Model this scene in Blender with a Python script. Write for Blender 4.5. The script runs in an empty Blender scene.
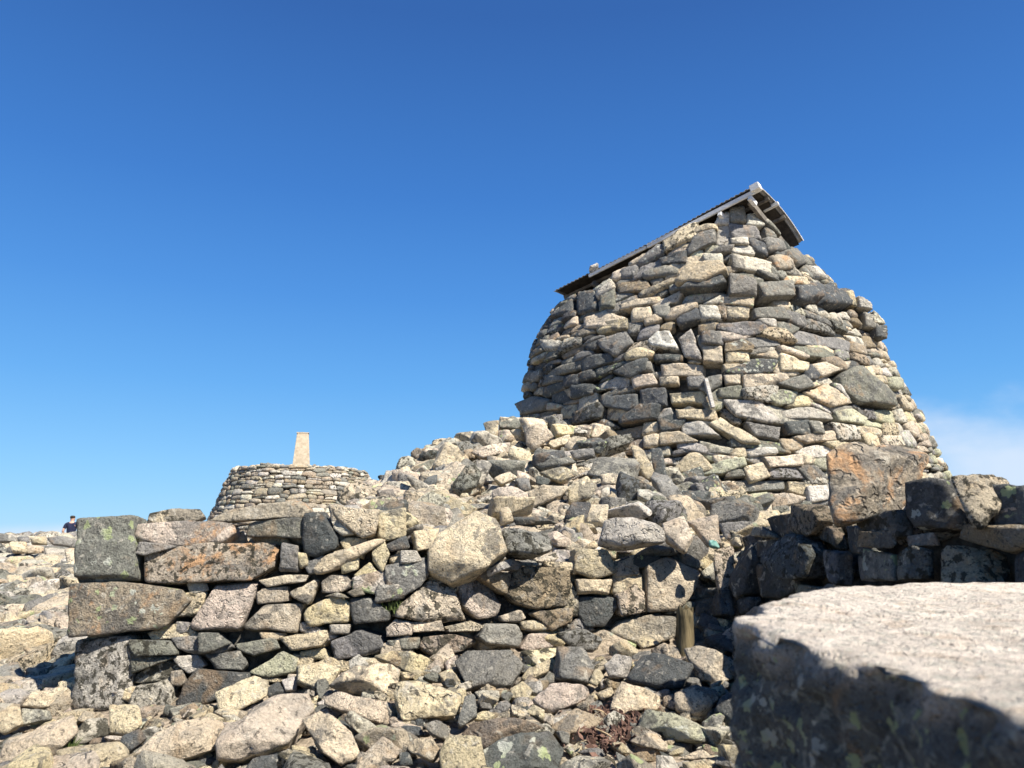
import bpy, bmesh, math, random
import numpy as np
from mathutils import Vector, Matrix
from mathutils.bvhtree import BVHTree
rng = np.random.default_rng(7); random.seed(7)
S = bpy.context.scene
COL = S.collection
# ------------------------------------------------------------------ camera
F, PIT, EYE = 770.0, math.radians(11.45), 1.5
cam = bpy.data.cameras.new('camera'); co = bpy.data.objects.new('camera', cam); COL.objects.link(co)
co.location = (0, 0, EYE); co.rotation_euler = (math.pi/2 + PIT, 0, 0)
cam.sensor_width = 36; cam.lens = 36*F/1024; cam.clip_start = 0.02; cam.clip_end = 20000
cam.dof.use_dof = True; cam.dof.focus_distance = 7.0; cam.dof.aperture_fstop = 5.0
S.camera = co
# ------------------------------------------------------------------ sky + sun
SUN_EL, SUN_AZ = math.radians(50), math.radians(132)      # azimuth clockwise from +Y (view direction)
W = bpy.data.worlds.new('World'); S.world = W; W.use_nodes = True
nt = W.node_tree; nt.nodes.clear()
def N_(t, typ, **kw):
    n = t.nodes.new(typ)
    for k, v in kw.items():
        if isinstance(k, str) and hasattr(n, k): setattr(n, k, v)
    return n
sky = N_(nt, 'ShaderNodeTexSky', sky_type='NISHITA', sun_disc=False, sun_elevation=SUN_EL, sun_rotation=SUN_AZ,
         altitude=1300, air_density=1.0, dust_density=0.25, ozone_density=2.2)
hsv = N_(nt, 'ShaderNodeHueSaturation'); hsv.inputs['Saturation'].default_value = 1.13; hsv.inputs['Hue'].default_value = 0.5
hsv.inputs['Value'].default_value = 1.0
nt.links.new(sky.outputs[0], hsv.inputs['Color'])
geo = N_(nt, 'ShaderNodeTexCoord')
sep = N_(nt, 'ShaderNodeSeparateXYZ'); nt.links.new(geo.outputs['Generated'], sep.inputs[0])
def math_(t, op, a, b=None, clamp=False):
    n = t.nodes.new('ShaderNodeMath'); n.operation = op; n.use_clamp = clamp
    for i, v in enumerate((a, b)):
        if v is None: continue
        if isinstance(v, (int, float)): n.inputs[i].default_value = v
        else: t.links.new(v, n.inputs[i])
    return n.outputs[0]
def smooth_(t, v, a, b):
    n = t.nodes.new('ShaderNodeMapRange'); n.interpolation_type = 'SMOOTHSTEP'
    t.links.new(v, n.inputs['Value']); n.inputs['From Min'].default_value = a; n.inputs['From Max'].default_value = b
    return n.outputs['Result']
# clouds: a bank low in the north-east (right of view) and a sea of cloud along the horizon
mp = N_(nt, 'ShaderNodeMapping'); mp.inputs['Scale'].default_value = (1, 1, 2.0)
nt.links.new(geo.outputs['Generated'], mp.inputs[0])
cn = N_(nt, 'ShaderNodeTexNoise'); cn.inputs['Scale'].default_value = 9; cn.inputs['Detail'].default_value = 6; cn.inputs['Roughness'].default_value = .5
nt.links.new(mp.outputs[0], cn.inputs['Vector'])
def dotdir(d):
    n = nt.nodes.new('ShaderNodeVectorMath'); n.operation = 'DOT_PRODUCT'
    nt.links.new(geo.outputs['Generated'], n.inputs[0]); n.inputs[1].default_value = Vector(d).normalized()
    return n.outputs['Value']
cb = dotdir((0.62, 0.78, 0.07))
cb = math_(nt, 'MULTIPLY', math_(nt, 'SUBTRACT', cb, 0.975), 40.0)
z = sep.outputs['Z']
elev = math_(nt, 'MULTIPLY', math_(nt, 'SUBTRACT', 0.140, z), 14.0)
bank = math_(nt, 'MINIMUM', cb, elev)
bank = math_(nt, 'ADD', bank, math_(nt, 'MULTIPLY', math_(nt, 'SUBTRACT', cn.outputs['Fac'], 0.5), 1.8))
bankf = math_(nt, 'MULTIPLY', smooth_(nt, bank, -0.3, 0.9), 0.75)
low = math_(nt, 'SUBTRACT', 0.0075, math_(nt, 'SUBTRACT', z, math_(nt, 'MULTIPLY', math_(nt, 'SUBTRACT', cn.outputs['Fac'], 0.5), 0.02)))
lowf = math_(nt, 'MULTIPLY', smooth_(nt, low, -0.012, 0.006), 0.8)
cf = math_(nt, 'MAXIMUM', bankf, lowf)
mx = N_(nt, 'ShaderNodeMix', data_type='RGBA'); nt.links.new(cf, mx.inputs[0])
rmp = N_(nt, 'ShaderNodeValToRGB'); nt.links.new(z, rmp.inputs[0]); els = rmp.color_ramp.elements
for i_, (p_, c_) in enumerate([(0, (.28, .63, 1.0)), (.09, (.215, .56, .98)), (.19, (.125, .43, .92)), (.30, (.075, .31, .81)), (.42, (.048, .22, .67)), (.60, (.032, .135, .46)), (1, (.03, .11, .33))]):
    e_ = els[i_] if i_ < 2 else els.new(p_); e_.position = p_; e_.color = (*c_, 1)
scl = N_(nt, 'ShaderNodeVectorMath', operation='SCALE'); nt.links.new(rmp.outputs[0], scl.inputs[0]); scl.inputs['Scale'].default_value = 5.9
sk = N_(nt, 'ShaderNodeMix', data_type='RGBA'); sk.inputs[0].default_value = .85
nt.links.new(hsv.outputs[0], sk.inputs[6]); nt.links.new(scl.outputs[0], sk.inputs[7])
nt.links.new(sk.outputs[2], mx.inputs[6]); mx.inputs[7].default_value = (4.8, 5.3, 6.1, 1)
bg = N_(nt, 'ShaderNodeBackground'); bg.inputs['Strength'].default_value = 0.08
nt.links.new(mx.outputs[2], bg.inputs[0])
wo = N_(nt, 'ShaderNodeOutputWorld'); nt.links.new(bg.outputs[0], wo.inputs[0])
sl = bpy.data.lights.new('sun', 'SUN'); sl.energy = 5.0; sl.angle = math.radians(0.5); sl.color = (1, 0.93, 0.82)
so = bpy.data.objects.new('sun', sl); COL.objects.link(so)
sd = Vector((math.sin(SUN_AZ)*math.cos(SUN_EL), math.cos(SUN_AZ)*math.cos(SUN_EL), math.sin(SUN_EL)))
so.rotation_euler = sd.to_track_quat('Z', 'Y').to_euler(); so.location = sd*30
vs = S.view_settings; vs.view_transform = 'Standard'; vs.look = 'None'; vs.gamma = 1; vs.exposure = 1.05; vs.use_curve_mapping = False

# ------------------------------------------------------------------ projection helpers
cp, sp_ = math.cos(PIT), math.sin(PIT)
def ray(px, py):
    x = (px-512)/F; v = -(py-384)/F
    return np.array([x, cp - v*sp_, sp_ + v*cp])
def at(px, py, d):                    # the point of the place seen at that pixel, d metres north of the camera
    r = ray(px, py); return np.array([0, 0, EYE]) + r*(d/r[1])
def proj(P):
    P = np.asarray(P, float); x = P[..., 0]; y = P[..., 1]; z = P[..., 2]-EYE
    dep = y*cp + z*sp_; up = -y*sp_ + z*cp
    dep = np.where(dep < .05, .05, dep)
    return np.stack([512 + F*x/dep, 384 - F*up/dep, dep], -1)

# ------------------------------------------------------------------ object helpers
def tag(o, label=None, cat=None, group=None, kind=None):
    if label: o['label'] = label
    if cat: o['category'] = cat
    if group: o['group'] = group
    if kind: o['kind'] = kind
    return o
def empty(name, loc, label, cat, group=None):
    o = bpy.data.objects.new(name, None); COL.objects.link(o); o.location = loc
    o.empty_display_size = .2
    return tag(o, label, cat, group)
def mesh_obj(name, V, T, mat, parent=None, org=(0, 0, 0), tint=None, fx=None, smooth=True):
    """V verts (world), T triangles or list of polys; stored relative to org"""
    me = bpy.data.meshes.new(name)
    V = np.asarray(V, np.float32) - np.asarray(org, np.float32)
    if isinstance(T, np.ndarray):
        k = T.shape[1]; me.vertices.add(len(V)); me.vertices.foreach_set('co', V.ravel())
        me.loops.add(T.size); me.loops.foreach_set('vertex_index', T.astype(np.int32).ravel())
        me.polygons.add(len(T)); me.polygons.foreach_set('loop_start', np.arange(len(T), dtype=np.int32)*k)
        me.update(calc_edges=True)
    else:
        me.from_pydata([tuple(map(float, v)) for v in V], [], T); me.update()
    me.polygons.foreach_set('use_smooth', np.full(len(me.polygons), smooth))
    for nm, arr in (('tint', tint), ('fx', fx)):
        if arr is not None:
            a = me.color_attributes.new(nm, 'FLOAT_COLOR', 'POINT')
            arr = np.asarray(arr, np.float32)
            if arr.ndim == 1: arr = np.tile(arr, (len(V), 1))
            a.data.foreach_set('color', arr.ravel())
    me.materials.append(mat)
    o = bpy.data.objects.new(name, me); COL.objects.link(o)
    if parent is not None: o.parent = parent
    else: o.location = org
    return o
# numpy gradient noise
_perm = rng.permutation(256); _perm = np.concatenate([_perm, _perm, _perm])
_grad = rng.normal(size=(256, 3)); _grad /= np.linalg.norm(_grad, axis=1)[:, None]
def noise3(P):
    P = np.asarray(P, float); i = np.floor(P).astype(int); f = P - i; i &= 255
    u = f*f*f*(f*(f*6-15)+10); out = 0
    for dx in (0, 1):
        wx = u[:, 0] if dx else 1-u[:, 0]
        for dy in (0, 1):
            wy = u[:, 1] if dy else 1-u[:, 1]
            for dz in (0, 1):
                wz = u[:, 2] if dz else 1-u[:, 2]
                h = _perm[_perm[_perm[(i[:, 0]+dx) & 255]+((i[:, 1]+dy) & 255)]+((i[:, 2]+dz) & 255)]
                g = _grad[h]
                out = out + wx*wy*wz*((f-np.array([dx, dy, dz]))*g).sum(1)
    return out*1.4
ICO = {}
def ico(level):
    if level not in ICO:
        b = bmesh.new(); bmesh.ops.create_icosphere(b, subdivisions=level, radius=1)
        ICO[level] = (np.array([v.co[:] for v in b.verts]), np.array([[v.index for v in f.verts] for f in b.faces]))
        b.free()
    return ICO[level]
def unit(v): v = np.asarray(v, float); return v/np.linalg.norm(v)

# ------------------------------------------------------------------ materials
def node_mat(name):
    m = bpy.data.materials.new(name); m.use_nodes = True; t = m.node_tree; t.nodes.clear()
    out = t.nodes.new('ShaderNodeOutputMaterial'); b = t.nodes.new('ShaderNodeBsdfPrincipled')
    t.links.new(b.outputs[0], out.inputs[0]); b.inputs['Roughness'].default_value = .9
    b.inputs['Specular IOR Level'].default_value = .25
    return m, t, b
def noise_n(t, vec, scale, detail=4, rough=.55, dist=0):
    n = t.nodes.new('ShaderNodeTexNoise'); n.inputs['Scale'].default_value = scale; n.inputs['Detail'].default_value = detail
    n.inputs['Roughness'].default_value = rough; n.inputs['Distortion'].default_value = dist
    t.links.new(vec, n.inputs['Vector']); return n.outputs['Fac']
def mixc(t, fac, a, b, mode='MIX'):
    n = t.nodes.new('ShaderNodeMix'); n.data_type = 'RGBA'; n.blend_type = mode; n.clamp_factor = True
    for i, v in ((0, fac), (6, a), (7, b)):
        if isinstance(v, (int, float)): n.inputs[i].default_value = v
        elif isinstance(v, tuple): n.inputs[i].default_value = (*v, 1) if len(v) == 3 else v
        else: t.links.new(v, n.inputs[i])
    return n.outputs[2]
def grey(t, v):
    n = t.nodes.new('ShaderNodeCombineXYZ')
    for i in range(3): t.links.new(v, n.inputs[i])
    return n.outputs[0]
def stone_material(name, fine=1.0, bump=1.0, crust=(.58, .66, .5, (.60, .56, .47)), pw=1.0):
    m, t, b = node_mat(name)
    L = t.links
    at_ = t.nodes.new('ShaderNodeAttribute'); at_.attribute_name = 'tint'
    fx = t.nodes.new('ShaderNodeAttribute'); fx.attribute_name = 'fx'
    fs = t.nodes.new('ShaderNodeSeparateColor'); L.new(fx.outputs['Color'], fs.inputs[0])
    tc = t.nodes.new('ShaderNodeTexCoord')
    off = t.nodes.new('ShaderNodeVectorMath'); off.operation = 'ADD'
    L.new(tc.outputs['Object'], off.inputs[0])
    sc = t.nodes.new('ShaderNodeVectorMath'); sc.operation = 'SCALE'; sc.inputs[0].default_value = (13.1, 7.7, 19.3)
    L.new(at_.outputs['Alpha'], sc.inputs['Scale']); L.new(sc.outputs[0], off.inputs[1])
    fr = math_(t, 'FRACT', math_(t, 'MULTIPLY', at_.outputs['Alpha'], 7.31)); fr2 = math_(t, 'FRACT', math_(t, 'MULTIPLY', at_.outputs['Alpha'], 17.7))
    vsc = t.nodes.new('ShaderNodeVectorMath'); vsc.operation = 'SCALE'; L.new(off.outputs[0], vsc.inputs[0]); L.new(math_(t, 'ADD', .65, math_(t, 'MULTIPLY', fr, .9)), vsc.inputs['Scale'])
    v = vsc.outputs[0]
    col = at_.outputs['Color']
    n1 = noise_n(t, v, 5*fine, 5, .6)
    col = mixc(t, 1.0, col, grey(t, math_(t, 'ADD', math_(t, 'MULTIPLY', n1, .9), .58)), 'MULTIPLY')
    # grey weathering skin in patches
    n2 = noise_n(t, v, 9*fine, 6, .62, .6)
    w = math_(t, 'MULTIPLY', smooth_(t, n2, .50, .60), .40*pw)
    col = mixc(t, w, col, (.20, .195, .18))
    nw = noise_n(t, v, 3.6*fine, 6, .66, .5)
    col = mixc(t, math_(t, 'MULTIPLY', smooth_(t, math_(t, 'ADD', nw, math_(t, 'MULTIPLY', math_(t, 'SUBTRACT', fr2, .55), .16)), .565, .60), .66*pw), col, (.115, .115, .11))
    # iron / ochre staining
    n3 = noise_n(t, v, 4.5*fine, 3, .5, .8)
    col = mixc(t, math_(t, 'MULTIPLY', smooth_(t, n3, .55, .72), .33), col, (.46, .29, .14))
    # crystals
    n4 = noise_n(t, v, 85*fine, 3, .7)
    col = mixc(t, 1.0, col, grey(t, math_(t, 'ADD', math_(t, 'MULTIPLY', n4, 1.5), .26)), 'MULTIPLY')
    # fine dark flecks everywhere on weathered faces
    n5 = noise_n(t, v, 32*fine, 4, .65, .3)
    col = mixc(t, math_(t, 'MULTIPLY', smooth_(t, n5, .575, .64), .72), col, (.06, .057, .05))
    # pale crust
    n6 = noise_n(t, v, 17*fine, 5, .6, .5)
    col = mixc(t, math_(t, 'MULTIPLY', smooth_(t, n6, crust[0], crust[1]), crust[2]), col, crust[3])
    # orange lichen  (fx.r)
    n7 = math_(t, 'ADD', math_(t, 'MULTIPLY', noise_n(t, v, 6*fine, 6, .68, .4), .8), math_(t, 'MULTIPLY', fs.outputs[0], .19))
    col = mixc(t, math_(t, 'MULTIPLY', smooth_(t, n7, .585, .68), math_(t, 'MULTIPLY', fs.outputs[0], .9, True)), col, (.56, .33, .17))
    # black crust lichen (fx.g)
    n8 = math_(t, 'ADD', noise_n(t, v, 20*fine, 4, .62, .2), math_(t, 'MULTIPLY', fs.outputs[1], .08))
    col = mixc(t, math_(t, 'MULTIPLY', smooth_(t, n8, .59, .65), math_(t, 'MULTIPLY', fs.outputs[1], .9, True)), col, (.045, .042, .03))
    # pale yellow-green rosettes (fx.b)
    vo = t.nodes.new('ShaderNodeTexVoronoi'); vo.inputs['Scale'].default_value = 11*fine; vo.inputs['Randomness'].default_value = 1
    dv = t.nodes.new('ShaderNodeVectorMath'); dv.operation = 'ADD'; L.new(v, dv.inputs[0])
    nn = t.nodes.new('ShaderNodeTexNoise'); nn.inputs['Scale'].default_value = 40*fine; L.new(v, nn.inputs['Vector'])
    s2 = t.nodes.new('ShaderNodeVectorMath'); s2.operation = 'SCALE'; L.new(nn.outputs['Color'], s2.inputs[0]); s2.inputs['Scale'].default_value = .06/fine
    L.new(s2.outputs[0], dv.inputs[1]); L.new(dv.outputs[0], vo.inputs['Vector'])
    spt = math_(t, 'SUBTRACT', math_(t, 'MULTIPLY', fs.outputs[2], .34), vo.outputs['Distance'])
    gc = mixc(t, smooth_(t, noise_n(t, v, 3*fine, 1), .45, .55), (.40, .46, .24), (.52, .53, .46))
    col = mixc(t, math_(t, 'MULTIPLY', smooth_(t, spt, 0, .06), .85), col, gc)
    L.new(col, b.inputs['Base Color'])
    # relief
    vc = t.nodes.new('ShaderNodeTexVoronoi'); vc.feature = 'F1'; vc.inputs['Scale'].default_value = 16*fine; L.new(dv.outputs[0], vc.inputs['Vector'])
    crk = vc.outputs['Distance']
    pit = math_(t, 'MULTIPLY', smooth_(t, noise_n(t, v, 24*fine, 2, .5, .2), .56, .66), fx.outputs['Alpha'])
    h = math_(t, 'ADD', math_(t, 'MULTIPLY', noise_n(t, v, 12*fine, 9, .72), .075), math_(t, 'MULTIPLY', crk, .018))
    h = math_(t, 'SUBTRACT', h, math_(t, 'MULTIPLY', pit, .03))
    bp = t.nodes.new('ShaderNodeBump'); bp.inputs['Strength'].default_value = 1.0*bump; bp.inputs['Distance'].default_value = 1.0/fine
    L.new(h, bp.inputs['Height']); L.new(bp.outputs[0], b.inputs['Normal'])
    return m
STONE = stone_material('weathered_andesite')
BIGSTONE = stone_material('boulder_andesite', 3.2, 1.2, (.52, .62, .5, (.44, .45, .38)), .3)
def plain(name, c1, c2, scale, rough=.9, metal=0, bump=.003, sz=(1, 1, 1), det=5):
    m, t, b = node_mat(name)
    tc = t.nodes.new('ShaderNodeTexCoord'); mp = t.nodes.new('ShaderNodeMapping'); mp.inputs['Scale'].default_value = sz
    t.links.new(tc.outputs['Object'], mp.inputs[0])
    n = noise_n(t, mp.outputs[0], scale, det, .65)
    t.links.new(mixc(t, smooth_(t, n, .35, .65), c1, c2), b.inputs['Base Color'])
    b.inputs['Roughness'].default_value = rough; b.inputs['Metallic'].default_value = metal
    bp = t.nodes.new('ShaderNodeBump'); bp.inputs['Strength'].default_value = .8; bp.inputs['Distance'].default_value = bump
    t.links.new(n, bp.inputs['Height']); t.links.new(bp.outputs[0], b.inputs['Normal'])
    return m
SOIL = plain('gravelly_soil', (.14, .115, .085), (.36, .30, .23), 30, bump=.03)
CORE = plain('packed_rubble', (.05, .048, .042), (.13, .12, .10), 16, bump=.04)  # dark backing: the shadow in the gaps between stones is put into its colour
TIN = plain('weathered_tin', (.20, .20, .20), (.34, .34, .33), 9, .55, .5)
WHITEWOOD = plain('bleached_white_wood', (.58, .57, .54), (.78, .77, .74), 14, .8, sz=(1, 1, 6))
PALEWOOD = plain('grey_plank', (.30, .28, .25), (.52, .50, .46), 14, .8, sz=(1, 1, 5))
OLDWOOD = plain('rotten_wood', (.035, .03, .017), (.17, .135, .075), 14, .9, bump=.02, sz=(1, 1, .18))
CONCRETE = plain('weathered_concrete', (.36, .295, .21), (.52, .44, .33), 5, .9, bump=.01)
SOFFIT_SHADE = plain('shade_dark_boards', (.022, .019, .016), (.05, .042, .035), 10)  # near-black boards, the shade under the roof put into their colour
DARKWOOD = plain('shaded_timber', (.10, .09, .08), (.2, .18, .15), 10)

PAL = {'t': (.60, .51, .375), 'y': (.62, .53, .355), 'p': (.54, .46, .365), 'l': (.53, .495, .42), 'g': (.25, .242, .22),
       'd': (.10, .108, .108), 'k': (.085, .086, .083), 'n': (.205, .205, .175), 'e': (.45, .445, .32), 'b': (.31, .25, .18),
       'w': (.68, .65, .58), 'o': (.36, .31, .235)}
def tint_of(c, seed=None):
    b = np.array(PAL[c]); b = b*rng.uniform(.85, 1.15)*np.array([1, rng.uniform(.975, 1.015), rng.uniform(.91, 1.05)])
    return np.array([*b, rng.uniform(0, 9)])
def fx_of(s):
    f = [0.12*rng.random()**2, .25*rng.random(), .2*rng.random()**2, .35*rng.random()]
    if 'o' in s: f[0] = rng.uniform(.7, 1.0)
    if 'O' in s: f[0] = 1.0; f[1] = .5; f[3] = 1
    if 'k' in s: f[1] = 1.0
    if 's' in s: f[2] = rng.uniform(.8, 1)
    if 'p' in s: f[3] = 1.0; f[1] = max(f[1], .45)
    return np.array(f)

# ------------------------------------------------------------------ stone geometry
def hull2(P):
    P = np.unique(np.round(P, 6), axis=0)
    if len(P) < 3: return P
    def half(pts):
        h = []
        for p in pts:
            while len(h) > 1 and (h[-1][0]-h[-2][0])*(p[1]-h[-2][1])-(h[-1][1]-h[-2][1])*(p[0]-h[-2][0]) <= 1e-9: h.pop()
            h.append(p)
        return h
    P = P[np.lexsort((P[:, 1], P[:, 0]))].tolist(); a = half(P); b = half(P[::-1]); return np.array(a[:-1]+b[:-1])      # counter-clockwise
def area2(h): return .5*abs(np.dot(h[:, 0], np.roll(h[:, 1], -1))-np.dot(h[:, 1], np.roll(h[:, 0], -1)))
def simplify(h, k):
    h = h.tolist()
    while len(h) > k:
        n = len(h); a = [abs((h[i][0]-h[i-1][0])*(h[(i+1) % n][1]-h[i-1][1])-(h[i][1]-h[i-1][1])*(h[(i+1) % n][0]-h[i-1][0])) for i in range(n)]
        h.pop(int(np.argmin(a)))
    return np.array(h)
def solid(planes, c, X, Y, N, ext, level, q, amp, freq, off=None, ledge=2):
    D, T = ico(level); L = D*np.array(ext)[None]; L /= np.linalg.norm(L, axis=1)[:, None]
    Wd = L[:, :1]*X + L[:, 1:2]*Y + L[:, 2:]*N
    n = np.array([p[0] for p in planes]); d = np.array([p[1] for p in planes]) - n@c
    d = np.maximum(d, .02*max(ext))
    inv = np.maximum(Wd@n.T, 0)/d[None]
    r = (inv**q).sum(1)**(-1/q)
    r = np.minimum(r, 1.75/np.sqrt(((L/np.array(ext)[None])**2).sum(1)))
    P = c + Wd*r[:, None]*1.01
    sz = (ext[0]*ext[1]*ext[2])**(1/3); o = rng.uniform(0, 50, 3) if off is None else off
    dd = noise3(P*freq/sz*.55+o)*amp*.8 - np.abs(noise3(P*freq/sz*1.5+o))*amp*.9
    if level >= 3: dd += noise3(P*freq/sz*4.2+o)*amp*.40
    if level >= 4: dd += noise3(P*freq/sz*9.+o)*amp*.28
    if level >= 5: dd += noise3(P*freq/sz*19.+o)*amp*.14
    if level >= 4 and ledge:
        Q = P-c
        for _ in range(ledge):           # fracture steps
            m = unit(rng.normal(size=3)); t0 = rng.uniform(-.5, .5)*sz; e = .012*sz/.1
            s_ = (Q@m-t0+noise3(P*3/sz+o)*.16*sz)/(.03*sz)
            dd = dd-(1/(1+np.exp(-np.clip(s_, -20, 20))))*rng.uniform(.03, .10)
    return P + Wd*(dd*sz)[:, None], T
def flat_stone(P3, N, level, bulge=.16, back=.9, push=0., tilt=.16, chamf=.10, up=0., q=120, amp=.04, loose=False, side=(-5, 5), kmax=9):
    """stone whose outline is the polygon P3; N points out of the wall / towards the open side"""
    N = unit(N); c = P3.mean(0)
    X = np.cross([0, 0, 1.], N); X = unit(X) if np.linalg.norm(X) > 1e-3 else np.array([1., 0, 0])
    Y = np.cross(N, X)
    Q = P3-c; h = hull2(np.stack([Q@X, Q@Y], 1))
    if len(h) < 3: return None
    A = area2(h); s = math.sqrt(A)
    w = np.ptp(h[:, 0])/2; v = np.ptp(h[:, 1])/2
    c2 = h.mean(0); cc = c + X*c2[0] + Y*c2[1]; h = h-c2
    ref = min(s, 1.4*min(w, v)*2)
    B = bulge*ref; K = min(back*ref, kmax)
    cc = cc + N*push
    planes = []
    fn = unit(N + X*rng.normal(0, tilt) + Y*(rng.normal(0, tilt)+up))
    planes.append((fn, fn@(cc+N*B)))
    planes.append((-N, -N@(cc-N*K)))
    for i in range(len(h)):
        a, b = h[i], h[(i+1) % len(h)]; e = b-a; le = np.linalg.norm(e)
        if le < 1e-4: continue
        m2 = np.array([e[1], -e[0]])/le; m = X*m2[0]+Y*m2[1]
        mid = cc + X*(a[0]+b[0])/2 + Y*(a[1]+b[1])/2
        th = math.radians(rng.uniform(*side)); n = m*math.cos(th)+N*math.sin(th)
        planes.append((n, n@mid))
        if rng.random() < (.6 if loose else .4):
            th = math.radians(rng.uniform(30, 62)); n = unit(m*math.cos(th)+N*math.sin(th)+X*rng.normal(0, .1)+Y*rng.normal(0, .1))
            planes.append((n, n@(mid - m*chamf*ref*rng.uniform(.1, 1.5) + N*B)))
        if loose:
            th = math.radians(rng.uniform(20, 60)); n = m*math.cos(th)-N*math.sin(th)
            planes.append((n, n@(mid - m*.2*ref - N*K)))
    if loose and rng.random() < .72:        # a bedding plane: flat top, steeper broken front
        hh_ = np.ptp(h[:, 1])/2; n = unit(np.array([0, 0, 1.])+N*rng.uniform(.25, .75)+X*rng.normal(0, .22))
        planes.append((n, n@(cc + Y*hh_*rng.uniform(.15, .6) + N*B*rng.uniform(.75, 1.0))))
    for k in range(4 if loose else 4):      # split faces
        a = rng.uniform(0, 2*math.pi); th = math.radians(rng.uniform(10, 42) if loose else rng.uniform(2, 10))
        m = X*math.cos(a)+Y*(abs(math.sin(a))*.7 + math.sin(a)*.3)
        n = unit(m*math.sin(th)+N*math.cos(th))
        planes.append((n, n@(cc + m*rng.uniform(.02, .3)*ref + N*B)))
    ctr = cc - N*(K-B)*.45
    return solid(planes, ctr, X, Y, N, (max(w, .01), max(v, .01), (B+K)/2), level, q, amp, 1.6)
def random_rock(c, sx, sy, sz, rot, level, q=120, amp=.036):
    X = np.array([math.cos(rot), math.sin(rot), rng.normal(0, .2)]); X = unit(X)
    Nn = unit(np.array([rng.normal(0, .28), rng.normal(0, .28), 1])); Y = unit(np.cross(Nn, X)); X = np.cross(Y, Nn)
    planes = []
    E = np.array([sx, sy, sz])
    for ax in range(3):
        for sg in (-1, 1):
            v = np.zeros(3); v[ax] = sg; v = v + rng.normal(0, .22, 3)
            n = X*v[0]/sx+Y*v[1]/sy+Nn*v[2]/sz; n = unit(n)
            sup = math.sqrt(((n@X)*sx)**2+((n@Y)*sy)**2+((n@Nn)*sz)**2)
            planes.append((n, n@c+sup*rng.uniform(.72, .95)))
    for k in range(7):
        v = unit(rng.normal(size=3)); n = unit(X*v[0]/sx+Y*v[1]/sy+Nn*v[2]/sz)
        sup = math.sqrt(((n@X)*sx)**2+((n@Y)*sy)**2+((n@Nn)*sz)**2)
        planes.append((n, n@c+sup*rng.uniform(.66, .98)))
    return solid(planes, np.asarray(c, float), X, Y, Nn, (sx, sy, sz), level, q, amp, 1.6)
class Heap:
    def __init__(s): s.V = []; s.T = []; s.t = []; s.f = []; s.n = 0
    def add(s, VT, tint, fx):
        V, T = VT; s.V.append(V); s.T.append(T+s.n); s.n += len(V)
        s.t.append(np.tile(tint, (len(V), 1))); s.f.append(np.tile(fx, (len(V), 1)))
    def build(s, name, mat, parent=None, org=(0, 0, 0)):
        return mesh_obj(name, np.concatenate(s.V), np.concatenate(s.T), mat, parent, org, np.concatenate(s.t), np.concatenate(s.f))

# ------------------------------------------------------------------ wall surfaces
class Surf:
    def __init__(s, G, ul, vl):       # G[iu,iv,3]
        s.G = G; s.nu, s.nv = G.shape[:2]; s.ul = ul; s.vl = vl
        idx = np.arange(s.nu*s.nv).reshape(s.nu, s.nv)
        T = []
        a, b, c, d = idx[:-1, :-1].ravel(), idx[1:, :-1].ravel(), idx[1:, 1:].ravel(), idx[:-1, 1:].ravel()
        s.T = np.concatenate([np.stack([a, b, c], 1), np.stack([a, c, d], 1)])
        s.P = G.reshape(-1, 3)
        s.bvh = BVHTree.FromPolygons([tuple(p) for p in s.P], [tuple(int(q) for q in t) for t in s.T])
    def hit(s, px, py):
        r = ray(px, py); loc, n, i, d = s.bvh.ray_cast(Vector((0, 0, EYE)), Vector(r))
        if loc is None: return None
        t = s.T[i]; A, B, C = s.P[t]; p = np.array(loc)
        v0, v1, v2 = B-A, C-A, p-A; d00, d01, d11, d20, d21 = v0@v0, v0@v1, v1@v1, v2@v0, v2@v1
        den = d00*d11-d01*d01; v = (d11*d20-d01*d21)/den; w = (d00*d21-d01*d20)/den
        uv = [(k//s.nv/(s.nu-1)*s.ul, k % s.nv/(s.nv-1)*s.vl) for k in t]
        return np.array(uv[0])*(1-v-w)+np.array(uv[1])*v+np.array(uv[2])*w
    def pt(s, u, v):
        x = min(max(u/s.ul*(s.nu-1), 0), s.nu-1.001); y = min(max(v/s.vl*(s.nv-1), 0), s.nv-1.001)
        i, j = int(x), int(y); a, b = x-i, y-j; G = s.G
        return (G[i, j]*(1-a)+G[i+1, j]*a)*(1-b)+(G[i, j+1]*(1-a)+G[i+1, j+1]*a)*b
    def nrm(s, u, v):
        e = .12; n = np.cross(s.pt(u+e, v)-s.pt(u-e, v), s.pt(u, v+e)-s.pt(u, v-e)); return unit(n)
def inpoly(X, Y, P):
    r = np.zeros(X.shape, bool); n = len(P)
    for i in range(n):
        x0, y0 = P[i]; x1, y1 = P[(i+1) % n]
        if y0 == y1: continue
        c = ((y0 > Y) != (y1 > Y)) & (X < (x1-x0)*(Y-y0)/(y1-y0)+x0); r ^= c
    return r
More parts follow.
